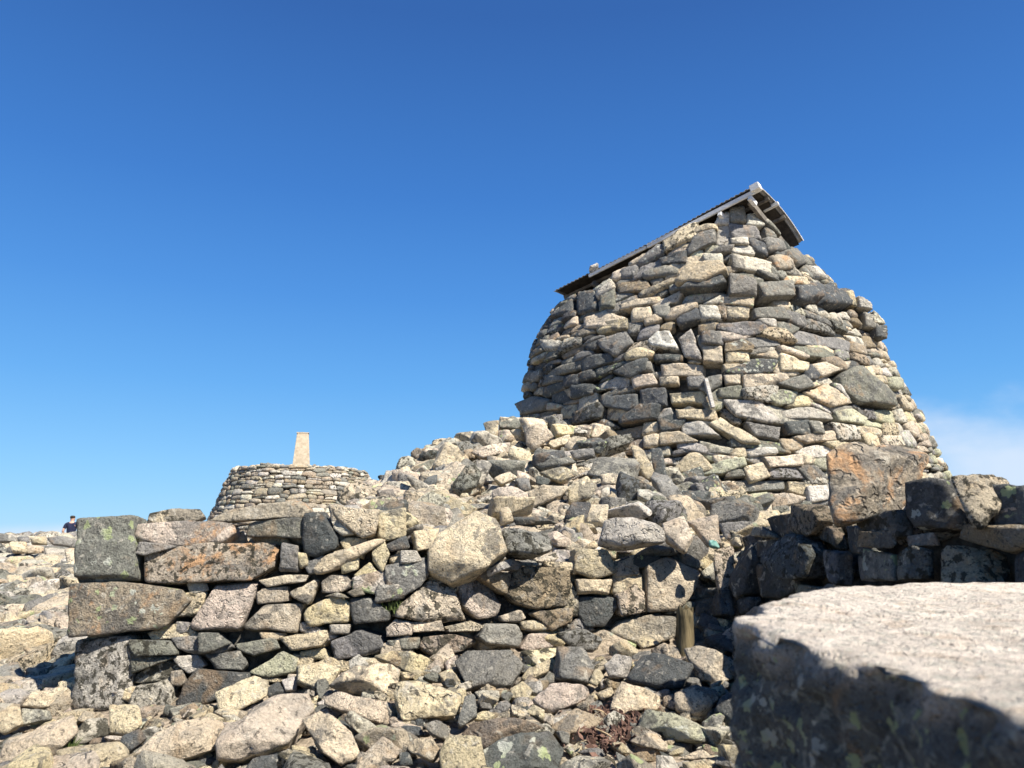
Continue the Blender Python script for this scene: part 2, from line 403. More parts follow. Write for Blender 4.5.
def pack(surf, taken_polys, allowed, w, h, res=.022, slope=0., hvar=.35, wvar=.5):
    U, V = np.meshgrid(np.arange(res/2, surf.ul, res), np.arange(res/2, surf.vl, res), indexing='ij')
    tk = ~allowed(U, V)
    for P in taken_polys:
        c = P.mean(0); tk |= inpoly(U, V, c+(P-c)*1.03)
    seeds = []; v = -h
    while v < surf.vl+h:
        hh = h*rng.uniform(1-hvar, 1+hvar); u = -rng.uniform(0, w)
        while u < surf.ul+w:
            ww = w*rng.uniform(1-wvar, 1+wvar)
            if rng.random() < .16 and ww > w*.7:      # two thin stones instead of one
                seeds += [(u+ww/2, v+hh*.25, ww, hh*.55), (u+ww/2, v+hh*.75, ww, hh*.55)]
            else: seeds.append((u+ww/2, v+hh/2+rng.normal(0, .14)*hh, ww, hh*rng.uniform(.8, 1.25)))
            u += ww
        v += hh
    sd_ = np.array(seeds)
    ok = (sd_[:, 0] > 0) & (sd_[:, 0] < surf.ul) & (sd_[:, 1] > 0) & (sd_[:, 1] < surf.vl); sd_ = sd_[ok]
    iu = np.clip((sd_[:, 0]/res).astype(int), 0, U.shape[0]-1); iv = np.clip((sd_[:, 1]/res).astype(int), 0, U.shape[1]-1)
    sd_ = sd_[~tk[iu, iv]]
    ang = rng.normal(slope, .09, len(sd_)); ca, sa = np.cos(ang), np.sin(ang)
    fu, fv = U[~tk], V[~tk]; lab = np.zeros(len(fu), int); best = np.full(len(fu), 9e9)
    for i, (a, b, ww, hh) in enumerate(sd_):
        m = np.abs(fu-a)+np.abs(fv-b) < 1.6*(ww+hh)
        du, dv = fu[m]-a, fv[m]-b
        x = (du*ca[i]+dv*sa[i])/ww; y = (-du*sa[i]+dv*ca[i])/hh
        d = np.abs(x)**7+np.abs(y)**7+.004*(x*x+y*y)
        idx = np.nonzero(m)[0]; bt = d < best[idx]; best[idx[bt]] = d[bt]; lab[idx[bt]] = i
    cells = []
    for i in range(len(sd_)):
        m = (lab == i) & (best < .12)
        if m.sum() < 14: continue
        P = np.stack([fu[m], fv[m]], 1); hl = simplify(hull2(P), rng.integers(4, 7))
        if len(hl) < 3 or area2(hl) < .0025: continue
        c = hl.mean(0); cells.append(c+(hl-c)*rng.uniform(1.03, 1.12)+rng.normal(0, .008, hl.shape))
    return cells

# ------------------------------------------------------------------ traced stones: real stones of the place, outlined
CROP = {'A': (500, 160), 'B': (690, 160), 'C': (500, 320), 'D': (700, 320), 'E': (180, 410), 'F': (0, 500), 'G': (380, 400), 'H': (804, 400),
        'I': (0, 603), 'J': (200, 500), 'K': (200, 603), 'L': (400, 500), 'M': (400, 603), 'N': (580, 500), 'O': (560, 603)}
SCL = 1024/220
def parse(txt):
    out = []
    for ln in txt.strip().splitlines():
        f = [a.strip() for a in ln.split('|')]
        if len(f) < 4: continue
        cr, colr, fxs, pts = f[:4]; lab = f[4] if len(f) > 4 else ''
        ox, oy = CROP[cr]; P = np.array([[float(q) for q in p.split(',')] for p in pts.split()])
        out.append(dict(P=P/SCL+np.array([ox, oy]), c=colr, fx=fxs, label=lab))
    return out
WALL = parse('''
F|n|s|375,92 500,82 630,76 652,370 375,392|dark grey upright block with pale lichen spots at the wall's left corner
F|o|os|360,400 640,392 850,425 890,470 780,560 780,600 640,612 360,632|long grey block with orange lichen under the upright corner block
I|l|kk|350,165 610,160 620,250 600,465 480,505 345,500|pale block covered in black lichen spots at the foot of the corner
F|p|o|640,190 660,120 760,112 900,98 1010,100 1085,115 1090,150 1040,195 960,215 860,222 750,222 690,205|pinkish flat slab with rusty lichen right of the corner block
F|t|k|700,60 820,38 930,40 955,75 900,105 760,112 690,100
F|o|ok|700,240 830,230 1050,205 1300,195 1311,230 1290,310 1180,382 1060,375 960,355 800,392 700,385|broad grey and tan block streaked with orange lichen
F|l||870,385 960,385 970,420 890,440
F|p|p|885,580 1000,395 1200,385 1190,430 1120,600 900,610
F|g||820,565 880,570 875,615 815,620
F|n|k|620,650 800,655 835,700 830,720 650,725 620,690
F|g||800,640 1024,620 1080,680 1030,720 900,720 830,690
I|l||620,250 720,250 700,280 640,285
I|l|k|620,340 730,265 840,285 830,340 680,375 610,370
I|l||800,250 920,240 955,290 880,330 830,290
I|t||800,320 850,312 870,365 845,385 800,380
I|l|k|640,380 780,355 810,400 800,495 670,510 600,465
I|d||880,370 930,310 1040,320 1165,330 1150,380 960,480 900,500 830,490|dark blue grey speckled block low in the wall
E|o|o|120,520 230,465 420,430 560,420 600,470 590,500 440,500 360,490 230,500 200,520|long capstone patched with orange lichen
E|n||305,590 330,530 430,503 570,500 572,600 450,595
E|d||585,480 660,475 700,530 740,600 740,640 640,680 590,670 575,600|cracked blue grey stone in the top course
E|t|p|715,455 920,465 930,500 910,580 850,600 790,560 720,490
J|y||835,50 960,30 960,170 870,190 830,170
J|d||860,210 960,165 975,225 890,240
J|g||370,335 390,200 460,215 465,340
J|y||535,320 600,250 830,180 870,190 700,220 650,320 560,345
J|y||655,290 700,250 740,260 735,320 665,345
J|y||800,210 860,190 885,250 850,340 800,280
J|y||720,350 790,290 850,360 820,380 730,370
J|p||280,375 420,345 510,350 490,380 320,405
J|p||270,430 290,410 410,400 420,470 270,485
J|p||425,430 545,365 550,400 510,485 440,450
J|t||565,385 610,350 680,350 720,400 650,430 570,430
J|t||210,580 300,490 480,480 450,620 215,600
J|y||485,510 640,440 700,480 690,570 520,590 490,560
J|g||700,460 790,450 880,520 880,560 720,575 700,520
J|l||815,470 830,400 950,390 955,460 830,480
J|t||890,260 960,235 1024,280 1020,300 890,290
J|t||950,320 1024,310 1024,375 960,370
J|y||370,640 590,600 600,640 570,680 430,700
J|l||605,580 700,580 690,625 610,620
J|e||165,670 350,640 370,690 250,725 180,700
J|n||0,620 90,620 150,670 60,710 0,715
J|y||460,245 500,250 510,300 470,320
J|y||580,450 640,430 700,455 640,445
J|t||745,385 815,390 815,430 760,420
J|t||690,430 750,400 770,440 720,450
K|n||20,240 190,220 220,280 200,315 70,310
K|e|s|225,320 380,225 450,260 440,320 310,350 230,330|yellow green wedge shaped stone low in the wall
K|y||460,230 570,210 605,260 480,270
K|g||600,180 740,125 830,160 860,220 700,260 630,270
K|p|p|860,120 910,70 980,90 985,145 870,155
K|g||875,175 1024,160 1024,215 890,210
L|p|kp|-20,540 0,490 130,360 210,370 270,440 300,560 150,570|large pinkish grey block with dark stains in mid wall
L|p|p|275,400 400,350 480,480 450,540 370,550 300,490
L|b|kp|470,410 520,340 580,310 780,320 790,400 770,490 620,510 530,480|brown block riddled with dark pits
L|y||60,150 190,125 150,230 75,240
L|t||15,330 60,305 120,330 120,370 40,380
L|t||55,570 190,560 205,610 60,615
L|p|p|210,590 330,560 400,590 370,610 230,615
L|g||360,640 400,580 530,580 560,640 540,690 400,670
L|p||470,540 560,510 585,550 550,570 480,565
L|g||560,580 610,560 650,610 590,610
L|b|k|600,530 640,510 800,505 790,570 700,620
L|p||560,690 600,625 690,620 730,680 600,700
L|b|kp|90,680 110,640 250,625 330,650 290,700 160,740
L|g||0,640 90,640 90,690 0,695
L|g|k|730,620 860,600 950,650 900,710 800,690
L|t||810,220 970,230 1000,340 900,365 810,330
L|t||820,370 990,365 970,440 830,435
L|d||840,450 1010,450 1010,500 950,590 860,590 820,500|blue grey block jutting over a dark gap
L|l||0,240 70,240 100,290 0,300
N|p|p|180,290 270,250 275,350 160,360
N|p|kp|160,440 250,385 290,430 290,520 180,540
N|t||310,310 420,260 470,300 545,330 530,420 450,430 440,520 300,520|tall tan block with a yellow patch beside the inner corner
N|g||480,240 560,290 550,325 480,300
N|g||280,250 360,195 480,240 430,260 290,275
N|b||530,480 640,440 655,540 530,550
N|t||200,560 330,530 440,540 430,640 300,690 140,620
''')
SIDE = parse('''
H|o|OF|120,250 180,200 330,185 470,170 620,200 640,270 560,390 510,500 300,545 170,565 130,420|great boulder with bright orange lichen on top of the wall
H|k|s|515,400 620,370 690,380 760,560 740,600 560,600 515,540
H|t|kF|700,350 880,350 970,345 980,390 870,400 800,480 830,600 770,590 700,430|pinkish sunlit slab lying on top of the wall
H|d|s|880,405 1060,400 1080,680 900,600 880,500|dark block with a mossy patch at the right end
H|d|k|300,560 500,520 520,640 400,670
H|d||170,620 220,585 300,600 350,720 180,690
H|b|k|0,490 100,490 130,560 110,620 0,650
H|g||0,670 150,670 170,720 0,710
H|g||510,640 620,620 640,680 520,690
H|t||840,640 870,600 890,660 850,670
H|o|okF|630,670 780,650 950,720 930,850 900,890 640,890 640,768
N|p|kF|625,230 690,200 720,190 710,400 650,440 620,300|upright pinkish stone closing the end of the wall
N|k||730,200 770,190 820,270 790,430 740,470 720,430
N|k||890,90 1024,70 1090,90 1080,165 900,170
N|k||820,190 1024,175 1024,275 900,290 820,260
N|k||820,300 1000,310 1040,400 950,460 840,450
N|d||550,560 720,570 720,680 640,700 560,640
''')
TOWER = parse('''
B|t||-60,600 0,500 150,495 180,540 60,600|^
B|d||-40,625 60,545 150,540 180,590 100,620|^
B|g||180,540 300,570 305,640 180,640|^
B|g||310,580 460,580 465,650 330,655|^
B|d||470,590 590,600 590,680 480,680|^
B|d||590,610 710,640 725,700 590,700|^
B|y||720,610 770,595 775,690 730,680|^
B|l||780,630 850,670 850,700 780,690|^
B|l||850,700 925,760 840,768|^
B|g||800,705 870,725 885,790 805,785|^
B|d||855,768 928,762 915,835 850,830|^
B|g||180,300 300,310 335,370 190,370
B|g||350,360 430,370 450,420 370,430
B|g||440,420 500,415 540,480 490,500 440,450
B|o|o|370,450 450,455 475,510 400,520
B|l||185,440 300,450 370,480 370,540 200,510
B|y|o|435,550 540,550 560,590 440,585
B|l||190,370 265,365 270,400 190,395
B|l||190,405 300,400 300,440 200,435
B|w||265,255 345,255 340,310 270,305
B|g||185,225 250,215 260,290 190,290
B|l||110,300 140,250 185,240 180,300
B|t||170,675 280,680 275,740 175,735
B|w||40,680 130,680 150,740 50,745
B|g||290,700 430,690 460,750 300,740
B|e||0,420 60,420 60,460 0,460
B|e||65,400 130,400 135,430 75,440
B|l||60,445 150,440 150,490 70,490
A|d||740,460 870,430 880,490 750,495
A|g||670,540 760,500 830,510 830,540 680,565
A|t||555,680 740,640 745,670 570,705
A|b||540,580 690,570 715,620 560,630
A|n||470,600 540,600 545,700 480,700
A|d||360,620 450,610 460,700 360,720
A|d||240,660 340,640 340,720 230,740
A|t||400,740 500,710 600,740 590,790 400,790
A|y||620,700 700,690 720,750 620,765
A|g||715,690 790,675 800,740 730,740
A|g||560,500 640,490 640,545 560,555
A|y||780,395 870,375 960,400 800,425
A|t||890,340 950,305 1010,310 1010,330 900,350
C|y||440,20 600,0 600,50 460,70
C|g||460,100 590,60 620,110 540,180 470,140
C|w||685,100 720,55 790,50 835,140 710,125
C|y|o|580,160 640,130 720,150 700,180 590,190
C|g||585,200 700,195 710,240 600,245
C|l||830,90 890,40 920,100 940,190 860,170
C|g||940,60 1024,60 1024,120 940,115
C|t||745,200 940,200 940,260 750,265
C|p||610,260 710,250 735,300 620,325
C|l||445,300 540,260 605,265 590,330 460,320
C|d||470,350 645,345 650,410 600,430 475,400
C|d||655,325 770,320 775,400 660,405
C|y||790,340 950,330 960,390 800,385
C|l||375,370 455,335 465,445 370,440
C|y||290,400 360,390 350,460 285,460
C|g||590,450 790,405 805,450 680,470 600,480
C|d||235,340 325,325 325,390 240,400
C|d||300,260 375,255 375,310 300,315
C|d||335,310 440,300 440,350 345,370
C|g||225,240 380,190 380,230 235,275
C|d||380,180 520,150 530,195 385,245
C|t||820,420 1000,420 1010,470 830,460
C|l||840,480 940,475 1024,540 850,540
C|d||720,160 850,160 845,190 720,190
C|p||745,270 830,265 830,300 750,305
C|g||870,270 950,265 950,320 880,320
C|l||820,550 1024,580 1024,640 830,600
C|y||800,715 880,620 930,615 1000,700 900,720
C|l||190,100 300,100 250,150 200,140
C|n||100,400 160,345 235,370 220,420 110,440
D|l||100,370 270,370 370,470 320,480 160,450
D|y||40,480 90,445 290,580 200,580 60,500
D|l||0,560 160,600 150,630 0,620
D|e|s|300,360 370,320 450,340 430,400 350,400
D|l||380,430 480,400 600,420 620,465 400,460
D|d||385,480 500,470 520,540 410,535
D|e||625,430 700,415 770,460 760,490 640,475
D|t|o|460,340 580,300 690,390 600,410 530,380
D|n||630,270 720,225 870,370 880,415 720,400 650,340|large grey green slab set slantwise on the tower's right side
D|t||200,260 390,250 425,305 210,320
D|t||370,160 500,200 500,250 370,240
D|n||375,120 560,130 625,160 610,190 450,165
D|g||420,40 640,80 700,110 700,150 600,120 430,110
D|t||510,210 600,190 690,200 680,230 560,270
D|t||110,255 185,250 185,300 120,300
D|n||85,320 195,305 200,365 90,365
D|y|o|120,145 220,145 230,200 125,200
D|t||10,125 100,120 105,200 10,200
D|g||10,55 105,55 105,115 10,115
D|g||80,20 300,10 320,60 200,75 80,45
D|g||200,80 350,75 375,120 250,130
D|t||285,640 460,630 465,680 320,690
D|y||200,690 290,660 330,730 230,760
D|g||440,680 520,675 600,740 520,768
D|t||60,630 180,640 190,700 70,670
D|l|k|600,480 720,490 740,560 640,570
D|l||450,600 560,580 650,600 580,640 480,640
D|t||370,550 490,555 480,600 400,610
D|l||210,600 350,590 360,620 230,640
D|e||800,420 900,420 915,490 830,470
D|l||0,725 85,735 80,768 0,768
D|l||490,475 560,478 570,535 525,530
D|t||110,205 215,205 215,245 115,245
D|e||870,270 920,275 920,330 880,325
H|l|k|0,310 60,305 110,390 0,395
H|l||5,405 110,400 130,460 20,480
''')
LOOSE = parse('''
L|t||145,260 180,170 350,60 440,100 500,240 400,320 240,385 150,330|largest pale tan boulder on the wall top, with a grey hollow scar on its face
L|n|kp|475,130 700,130 705,230 640,260 500,250|squarish grey pitted block just right of the largest pale boulder
L|w||390,330 530,265 560,290 410,355|white sliver of rock wedged below the largest pale boulder
N|l|p|80,180 110,90 190,75 370,60 380,190 230,215 180,215|pale blocky boulder with a dark left side, in the middle of the rubble top
N|p||385,110 480,80 520,170 480,240 400,190|pinkish grey rock leaning right of the pale blocky boulder
N|t||480,90 640,70 650,200 590,210 530,150|cream rock with a bright top between the blocky boulder and inner wall corner
N|g||650,110 800,110 820,180 670,190|grey oblong rock on top of the wall at the inner corner
G|t||480,110 550,90 545,190 500,160|tan slab tilted against the skyline below the tower's left foot
G|n||545,100 620,70 670,110 640,135 560,140|flat grey rock on the skyline nearest the tower's left foot
G|p||680,150 720,80 760,120 800,170 710,235 680,200|tall pinkish rock leaning on the tower's left foot
G|t||600,140 660,140 680,200 630,170|
G|y||610,200 700,240 710,290 640,300 600,260|rounded yellow rock in the upper rubble slope
G|t|p|430,240 520,205 600,195 600,240 480,270|long cream pitted rock high on the left rubble slope
G|g||270,330 300,290 340,350 290,360|
G|n|kp|330,400 400,310 440,300 470,340 440,400 370,440|grey speckled boulder in the left rubble slope near the skyline
G|l||445,280 500,275 520,300 470,400 450,400|
G|d||180,410 230,355 265,345 260,400 200,470 185,460|dark blue rock on the skyline at the foot of the rubble slope
G|y||225,500 230,430 290,400 320,430 300,480 250,510|upright yellow rock just right of the dark skyline rock
G|t||320,470 440,440 400,480 340,520|
G|l||340,520 400,480 500,480 480,500 380,530|
G|p||520,420 600,400 680,440 690,510 640,500 520,460|broad pink rock halfway up the rubble slope
G|p||695,430 760,400 880,400 840,450 710,500|smooth pink wedge right of the broad pink rock
G|t||870,400 960,355 1010,400 990,450 880,490|rounded tan rock right of the smooth pink wedge
G|d||720,260 850,240 910,280 860,310 760,330 715,290|dark grey rock with a white top edge high on the slope
G|t||780,190 870,165 890,190 820,225|
G|t||860,210 900,170 960,180 950,230 870,240|
G|t||745,360 830,315 940,345 860,385 780,370|flat cream rock below the dark rock with the white edge
G|d||725,350 790,370 780,395 730,395|
G|k||850,560 900,480 975,480 960,580 900,600|black angular rock casting a shadow above the brown pitted wall block
G|t||970,480 1060,490 1050,590 940,590|tan block directly right of the black angular rock
G|d||620,545 740,540 820,575 640,580|flat dark slab behind the squarish pitted block
G|y||560,510 600,490 620,560 560,580|
G|t||190,540 280,510 330,535 220,560|
G|t||125,560 200,550 270,590 140,620|
G|t||500,260 600,270 630,310 520,330|
G|t||530,370 600,330 640,360 560,400|
G|t||640,330 700,340 690,390 640,380|
G|g||630,370 690,360 700,420 660,430|
G|t||20,420 90,400 95,440 40,450|
G|b||390,235 430,225 440,270 400,275|
G|g||325,255 385,250 400,275 340,285|
C|t||580,520 640,510 690,550 690,600 600,560|
C|w|k|690,500 740,470 800,540 815,620 770,620 700,570|pale upright rock with black lichen at the foot of the tower
C|g||460,640 600,625 640,670 620,740 480,735 410,720|half pale half dark block resting against the lower tower rubble
C|d||700,600 750,610 780,740 720,745|dark narrow upright rock left of the tower's front foot
C|t||600,560 650,570 720,720 680,740 640,700|tan upright rock leaning beside the dark narrow rock
C|l||455,590 570,590 560,620 460,610|
C|t||220,570 320,535 330,570 250,600|
C|t||300,560 390,535 400,590 330,605|
C|t||90,460 200,455 230,540 150,600 110,530|pink tan slanting rock against the tower's left base
C|y||0,450 100,440 110,500 0,510|
C|t||50,510 110,500 140,570 80,560|
C|n||170,600 300,610 350,660 200,700 150,660|dark pitted rock with pale rim below the tower's left base
C|y||190,710 290,690 380,710 280,760|
C|t||470,720 560,720 600,768 480,768|
C|g||330,610 430,600 440,640 350,650|
I|y||510,480 640,480 655,560 590,620 510,610|small yellow cube shaped rock at the foot of the wall's left corner
I|d||570,625 650,585 685,620 600,695 560,650|blue grey pyramid shaped stone under the yellow cube shaped rock
I|l|k|350,620 400,550 505,520 520,600 400,650 350,660|lichen speckled rock left of the small yellow cube shaped rock
I|t||270,700 350,680 560,640 590,670 600,745 560,740 300,745|flat topped cream rock at the bottom left below the blue pyramid stone
I|t||600,768 720,610 960,500 1024,520 1040,640 860,720 720,790 620,790|large smooth tan slab sloping at the bottom edge, left of the biggest foreground boulder
I|t||-20,760 20,640 200,570 330,515 350,590 240,705 130,740|big flat tan slab in the bottom left corner of the scree
I|n|s|-20,125 195,110 200,195 180,205 60,210 -20,205|dark grey green squared block lying at the left edge of the scree
I|t||60,250 70,200 130,165 170,190 178,250|rounded cream rock in front of the dark squared block
I|g||210,160 240,130 345,105 345,165 230,185|grey flat stone touching the left side of the wall's lichened corner
I|d||20,315 110,310 130,350 40,365|small dark oval stone in the left scree
I|t||100,490 150,420 330,380 345,470 180,495|long tan grey slab lying against the base of the wall corner
I|t||-20,470 90,460 110,560 20,610 -20,590|
I|l||100,500 230,495 240,530 100,580|
I|t||110,220 280,210 290,270 160,290|
I|t||0,380 100,370 110,440 0,450|
I|t||110,300 260,300 260,370 140,370|
F|l||-10,250 75,250 90,290 -10,300|
F|l||205,230 300,225 320,265 220,275|
F|y||30,350 100,345 130,440 60,460|upright golden rock in the middle of the left scree
F|t||180,310 280,310 250,350 200,420 150,400|
F|l||210,460 330,340 370,360 360,400 220,470|tilted grey white slab in the left scree close to the corner block
F|w||300,380 370,380 370,440 320,445|
F|t||20,490 170,480 160,530 50,540|
F|t||40,200 120,190 130,240 60,245|
F|g||-10,160 60,165 80,190 -10,200|
F|g||80,170 135,168 135,195 90,195|
F|t||145,175 210,165 215,200 150,205|
F|g||215,175 300,170 350,180 350,215 250,210|
F|t||110,215 200,210 200,250 120,250|
F|t||0,305 120,300 150,340 20,345|
F|t||300,230 370,225 380,330 310,300|
F|t||180,540 280,550 260,610 200,600|
F|t||-10,540 60,545 50,590 -10,590|
K|p||90,650 130,560 340,430 440,415 490,400 520,480 440,600 400,660 200,740 100,740|biggest foreground boulder, a pinkish tan block at the bottom left of centre
K|t||80,430 250,335 310,370 300,430 170,510 100,520|tan rock tucked between the wall foot and the biggest foreground boulder
K|d||310,400 360,365 425,415 320,440|small dark triangular stone behind the biggest foreground boulder
K|y||450,370 460,290 560,270 650,300 600,400 540,420|knobbly yellow rock behind the biggest foreground boulder
K|t||600,390 720,290 930,280 900,440 720,420|wide cream slab leaning below the middle of the wall
K|t||580,440 640,410 900,460 870,570 680,490 580,480|long thin cream slab bridging a dark hollow
K|t||475,540 560,500 700,610 740,700 660,760 560,700|smooth tan rock tilted down to the right of the biggest foreground boulder
K|l||665,540 700,500 860,600 780,660 720,600|grey white jagged rock beneath the long thin cream slab
K|t||770,700 850,620 950,680 900,740 800,760|
K|d||220,768 250,730 360,695 450,740 480,790 220,800|dark bluish rock at the bottom edge below the biggest foreground boulder
K|l||690,270 740,240 780,280 700,320|
K|l||380,360 450,340 450,400 400,410|
K|y||430,660 540,690 600,740 450,740|
K|y||820,250 900,225 1000,235 1024,290 940,310|
M|g||250,270 310,200 520,215 570,290 510,390 460,400 320,410|large angular grey rock with a flat bluish top, in the centre of the scree
M|n||705,350 730,200 850,200 900,290 870,370|grey green pointed rock with a dark left face, right of the large angular grey rock
M|y||565,350 600,300 700,260 690,320 600,370|
M|w||600,250 650,225 710,235 700,270|
M|p||620,450 700,380 870,375 880,420 800,490 700,520|flat pinkish rock below the grey green pointed rock
M|l||350,415 460,405 460,445 380,460|
M|g||440,480 490,440 520,480 470,525|
M|t||520,400 570,365 620,400 600,450 520,440|
M|y||585,510 620,475 670,500 670,550|
M|y||515,500 550,455 595,470 570,510|
M|y||350,520 400,500 440,520 430,545 350,545|
M|l||370,460 420,470 430,495 380,490|
M|b||700,590 820,480 950,540 900,600 740,620|brown slate like triangular slab lying on the reddish debris
M|n||270,560 300,430 350,415 360,530 280,580|narrow grey green slab standing left of the small yellow chips
M|y||190,700 230,620 370,630 400,790 200,790|bright yellow cream rock at the bottom edge, left of the dark mottled boulder
M|d|s|400,690 480,640 700,590 770,680 740,790 400,790|dark mottled boulder at the bottom edge in the centre
M|b||240,600 340,545 520,540 640,570 600,600 400,680|brown grey slab lying behind the dark mottled boulder
M|l||110,570 170,545 240,570 220,640 150,620|
M|d||10,575 90,575 110,615 10,625|
M|t||20,680 60,630 150,630 190,690 150,740|
M|t|p|0,540 -20,440 0,380 80,370 180,390 270,430 260,520 100,500 20,560|broad pitted tan boulder between the cream slabs and the large angular grey rock
M|y||-10,230 60,225 150,270 180,320 60,330 -10,300|
M|y||180,330 240,300 300,400 220,400|
M|d||0,700 40,690 60,750 0,760|
O|d||310,350 380,230 480,240 610,290 560,390 450,400|blocky blue grey rock in the scree near the inner wall corner
O|l||205,290 260,240 330,260 310,340 230,355|small rock, pale above and dark below, left of the blocky blue grey rock
O|t||240,470 290,360 410,400 470,430 470,490 240,530|flat fronted tan grey rock below the blocky blue grey rock
O|b||480,440 540,415 530,490 480,490|
O|p||540,420 640,380 720,400 740,440 660,550 540,500|rounded pinkish brown rock below the blocky blue grey rock
O|e|s|360,570 400,490 500,510 660,580 680,650 520,630|oblong yellow green mossy rock in the lower right scree
O|t||580,210 660,205 830,290 830,330 740,385 640,350 620,290|wide cream topped rock at the foot of the shaded wall
O|y||350,180 410,135 460,190 380,215|small bright yellow rock in front of the wooden stub
O|p||410,210 490,185 570,220 560,270 430,225|
O|d||720,500 760,430 860,390 880,620 800,620|dark grey rock half hidden behind the blurred foreground boulder
O|t||300,620 450,610 505,660 490,690 380,670|thin orange tan slab below the oblong yellow green rock
O|y||130,370 170,300 205,340 170,390|small yellow pyramid stone right of the grey green pointed rock
O|g||80,690 150,670 220,690 180,730|
O|b||330,700 400,690 440,730 350,740|
O|y||500,700 580,665 570,700 520,710|
O|t||560,720 660,680 720,720 640,730|
O|y||730,660 760,650 830,710 760,740|
O|g||720,740 740,705 860,750 850,790|
O|g||260,690 350,750 280,790|
O|y||170,420 240,390 250,430 200,450|
O|y||240,650 290,650 330,700 280,700|
O|y||100,740 150,720 190,745 150,790 80,790|
O|l||450,710 520,720 560,780 450,780|
O|t||570,735 700,740 700,790 580,790|
''')
print('traced', len(WALL), len(SIDE), len(TOWER), len(LOOSE))

# ------------------------------------------------------------------ terrain
A_ = at(68, 540, 4.5); B_ = at(706, 540, 5.1); C_ = at(1130, 540, 2.75)
BASE_D = [-60, 0, 3.3, 4.4, 6, 10, 16, 24, 27, 30, 45, 90, 300, 3000]
BASE_Z = [-1.4, -1.07, -1.0, -.92, -.80, -.55, -.20, .08, .0, -.85, -1.6, -9, -80, -1200]
TPX = [330, 380, 440, 515, 600, 700, 790, 900, 1024, 1300]
TD = [5.0, 5.6, 7.2, 9, 10.8, 12, 14, 18]
TPY = np.array([[545, 530, 552, 560, 556, 565, 552, 545, 545, 545],
                [535, 522, 532, 535, 532, 545, 540, 540, 540, 540],
                [538, 508, 505, 500, 502, 520, 532, 535, 540, 540],
                [545, 498, 472, 454, 456, 490, 525, 532, 540, 540],
                [548, 495, 452, 420, 430, 488, 522, 532, 540, 540],
                [548, 500, 468, 440, 450, 505, 530, 532, 540, 540],
                [548, 515, 500, 480, 490, 520, 535, 540, 545, 545],
                [550, 548, 548, 548, 548, 548, 548, 550, 550, 550]], float)
def sstep(x, a, b): t = np.clip((x-a)/(b-a), 0, 1); return t*t*(3-2*t)
def H(x, y):
    x = np.asarray(x, float); y = np.asarray(y, float)
    rr = np.where(y > 12, np.hypot(np.maximum(np.abs(x)-y*.8, 0), y), np.hypot(np.maximum(np.abs(x)-12, 0)*1.0, y)*np.sign(y+1e-6))
    zb = np.interp(rr, BASE_D, BASE_Z)
    yy = np.maximum(y, .5); px = 512+F*x/(yy*cp)
    ix = np.interp(px, TPX, np.arange(len(TPX))); iy = np.interp(yy, TD, np.arange(len(TD)))
    i = np.minimum(ix.astype(int), len(TPX)-2); j = np.minimum(iy.astype(int), len(TD)-2); a = ix-i; b = iy-j
    py = (TPY[j, i]*(1-a)+TPY[j, i+1]*a)*(1-b)+(TPY[j+1, i]*(1-a)+TPY[j+1, i+1]*a)*b
    v = -(py-384)/F; zm = yy*(sp_+v*cp)/(cp-v*sp_)
    yw = A_[1]+(x-A_[0])*(B_[1]-A_[1])/(B_[0]-A_[0])
    xw = B_[0]+(y-B_[1])*(C_[0]-B_[0])/(C_[1]-B_[1])
    s = np.where(x <= B_[0], y-yw, np.maximum(y-B_[1], (x-xw)*.9))
    s = np.where((x > B_[0]) & (y < C_[1]), np.minimum(s, y-C_[1]+.2), s)
    wgt = sstep(s, .12, .42)*sstep(px, 120, 320)*(1-sstep(yy, 14, 20))
    wgt = wgt*(1-sstep(px, 1250, 1700))
    bank = np.interp(px, [60, 180, 300, 380, 460, 600, 720, 900], [.02, .04, .10, .24, .27, .26, .30, .2])
    bank = bank*np.clip(1+s/1.25, 0, 1)**1.15*(s < .4)*(y > 1.5)
    z = zb*(1-wgt)+zm*wgt+bank*(1-wgt)
    return EYE + z
def sinhgrid(lo, hi, n, c, k):
    a = math.asinh((lo-c)/k); b = math.asinh((hi-c)/k); return c+k*np.sinh(np.linspace(a, b, n))
gx = sinhgrid(-4000, 4000, 360, .6, 2.6); gy = sinhgrid(-3000, 5000, 380, 5.2, 2.0)
GX, GY = np.meshgrid(gx, gy, indexing='ij'); GZ = H(GX, GY)
nz = noise3(np.stack([GX.ravel()*1.3, GY.ravel()*1.3, 0*GX.ravel()], 1)).reshape(GX.shape)
near = np.exp(-np.hypot(GX, GY-6)/30); GZ = GZ+nz*.06*near
tp = np.stack([GX, GY, GZ], -1)
ter = Surf(tp, 1, 1)
tp = tp.copy(); tp[..., 2] -= .05*near+.09*np.exp(-(((GX-.8)/3.2)**2+((GY-8.8)/3.4)**2)**2)
idx = np.arange(GX.size).reshape(GX.shape)
Q = np.stack([idx[:-1, :-1].ravel(), idx[1:, :-1].ravel(), idx[1:, 1:].ravel(), idx[:-1, 1:].ravel()], 1)
g = mesh_obj('ground', tp.reshape(-1, 3), Q, SOIL); tag(g, kind='structure')
TB = ter.bvh
def ground_hit(px, py):
    loc, n, i, d = TB.ray_cast(Vector((0, 0, EYE)), Vector(ray(px, py)))
    return None if loc is None else np.array(loc)

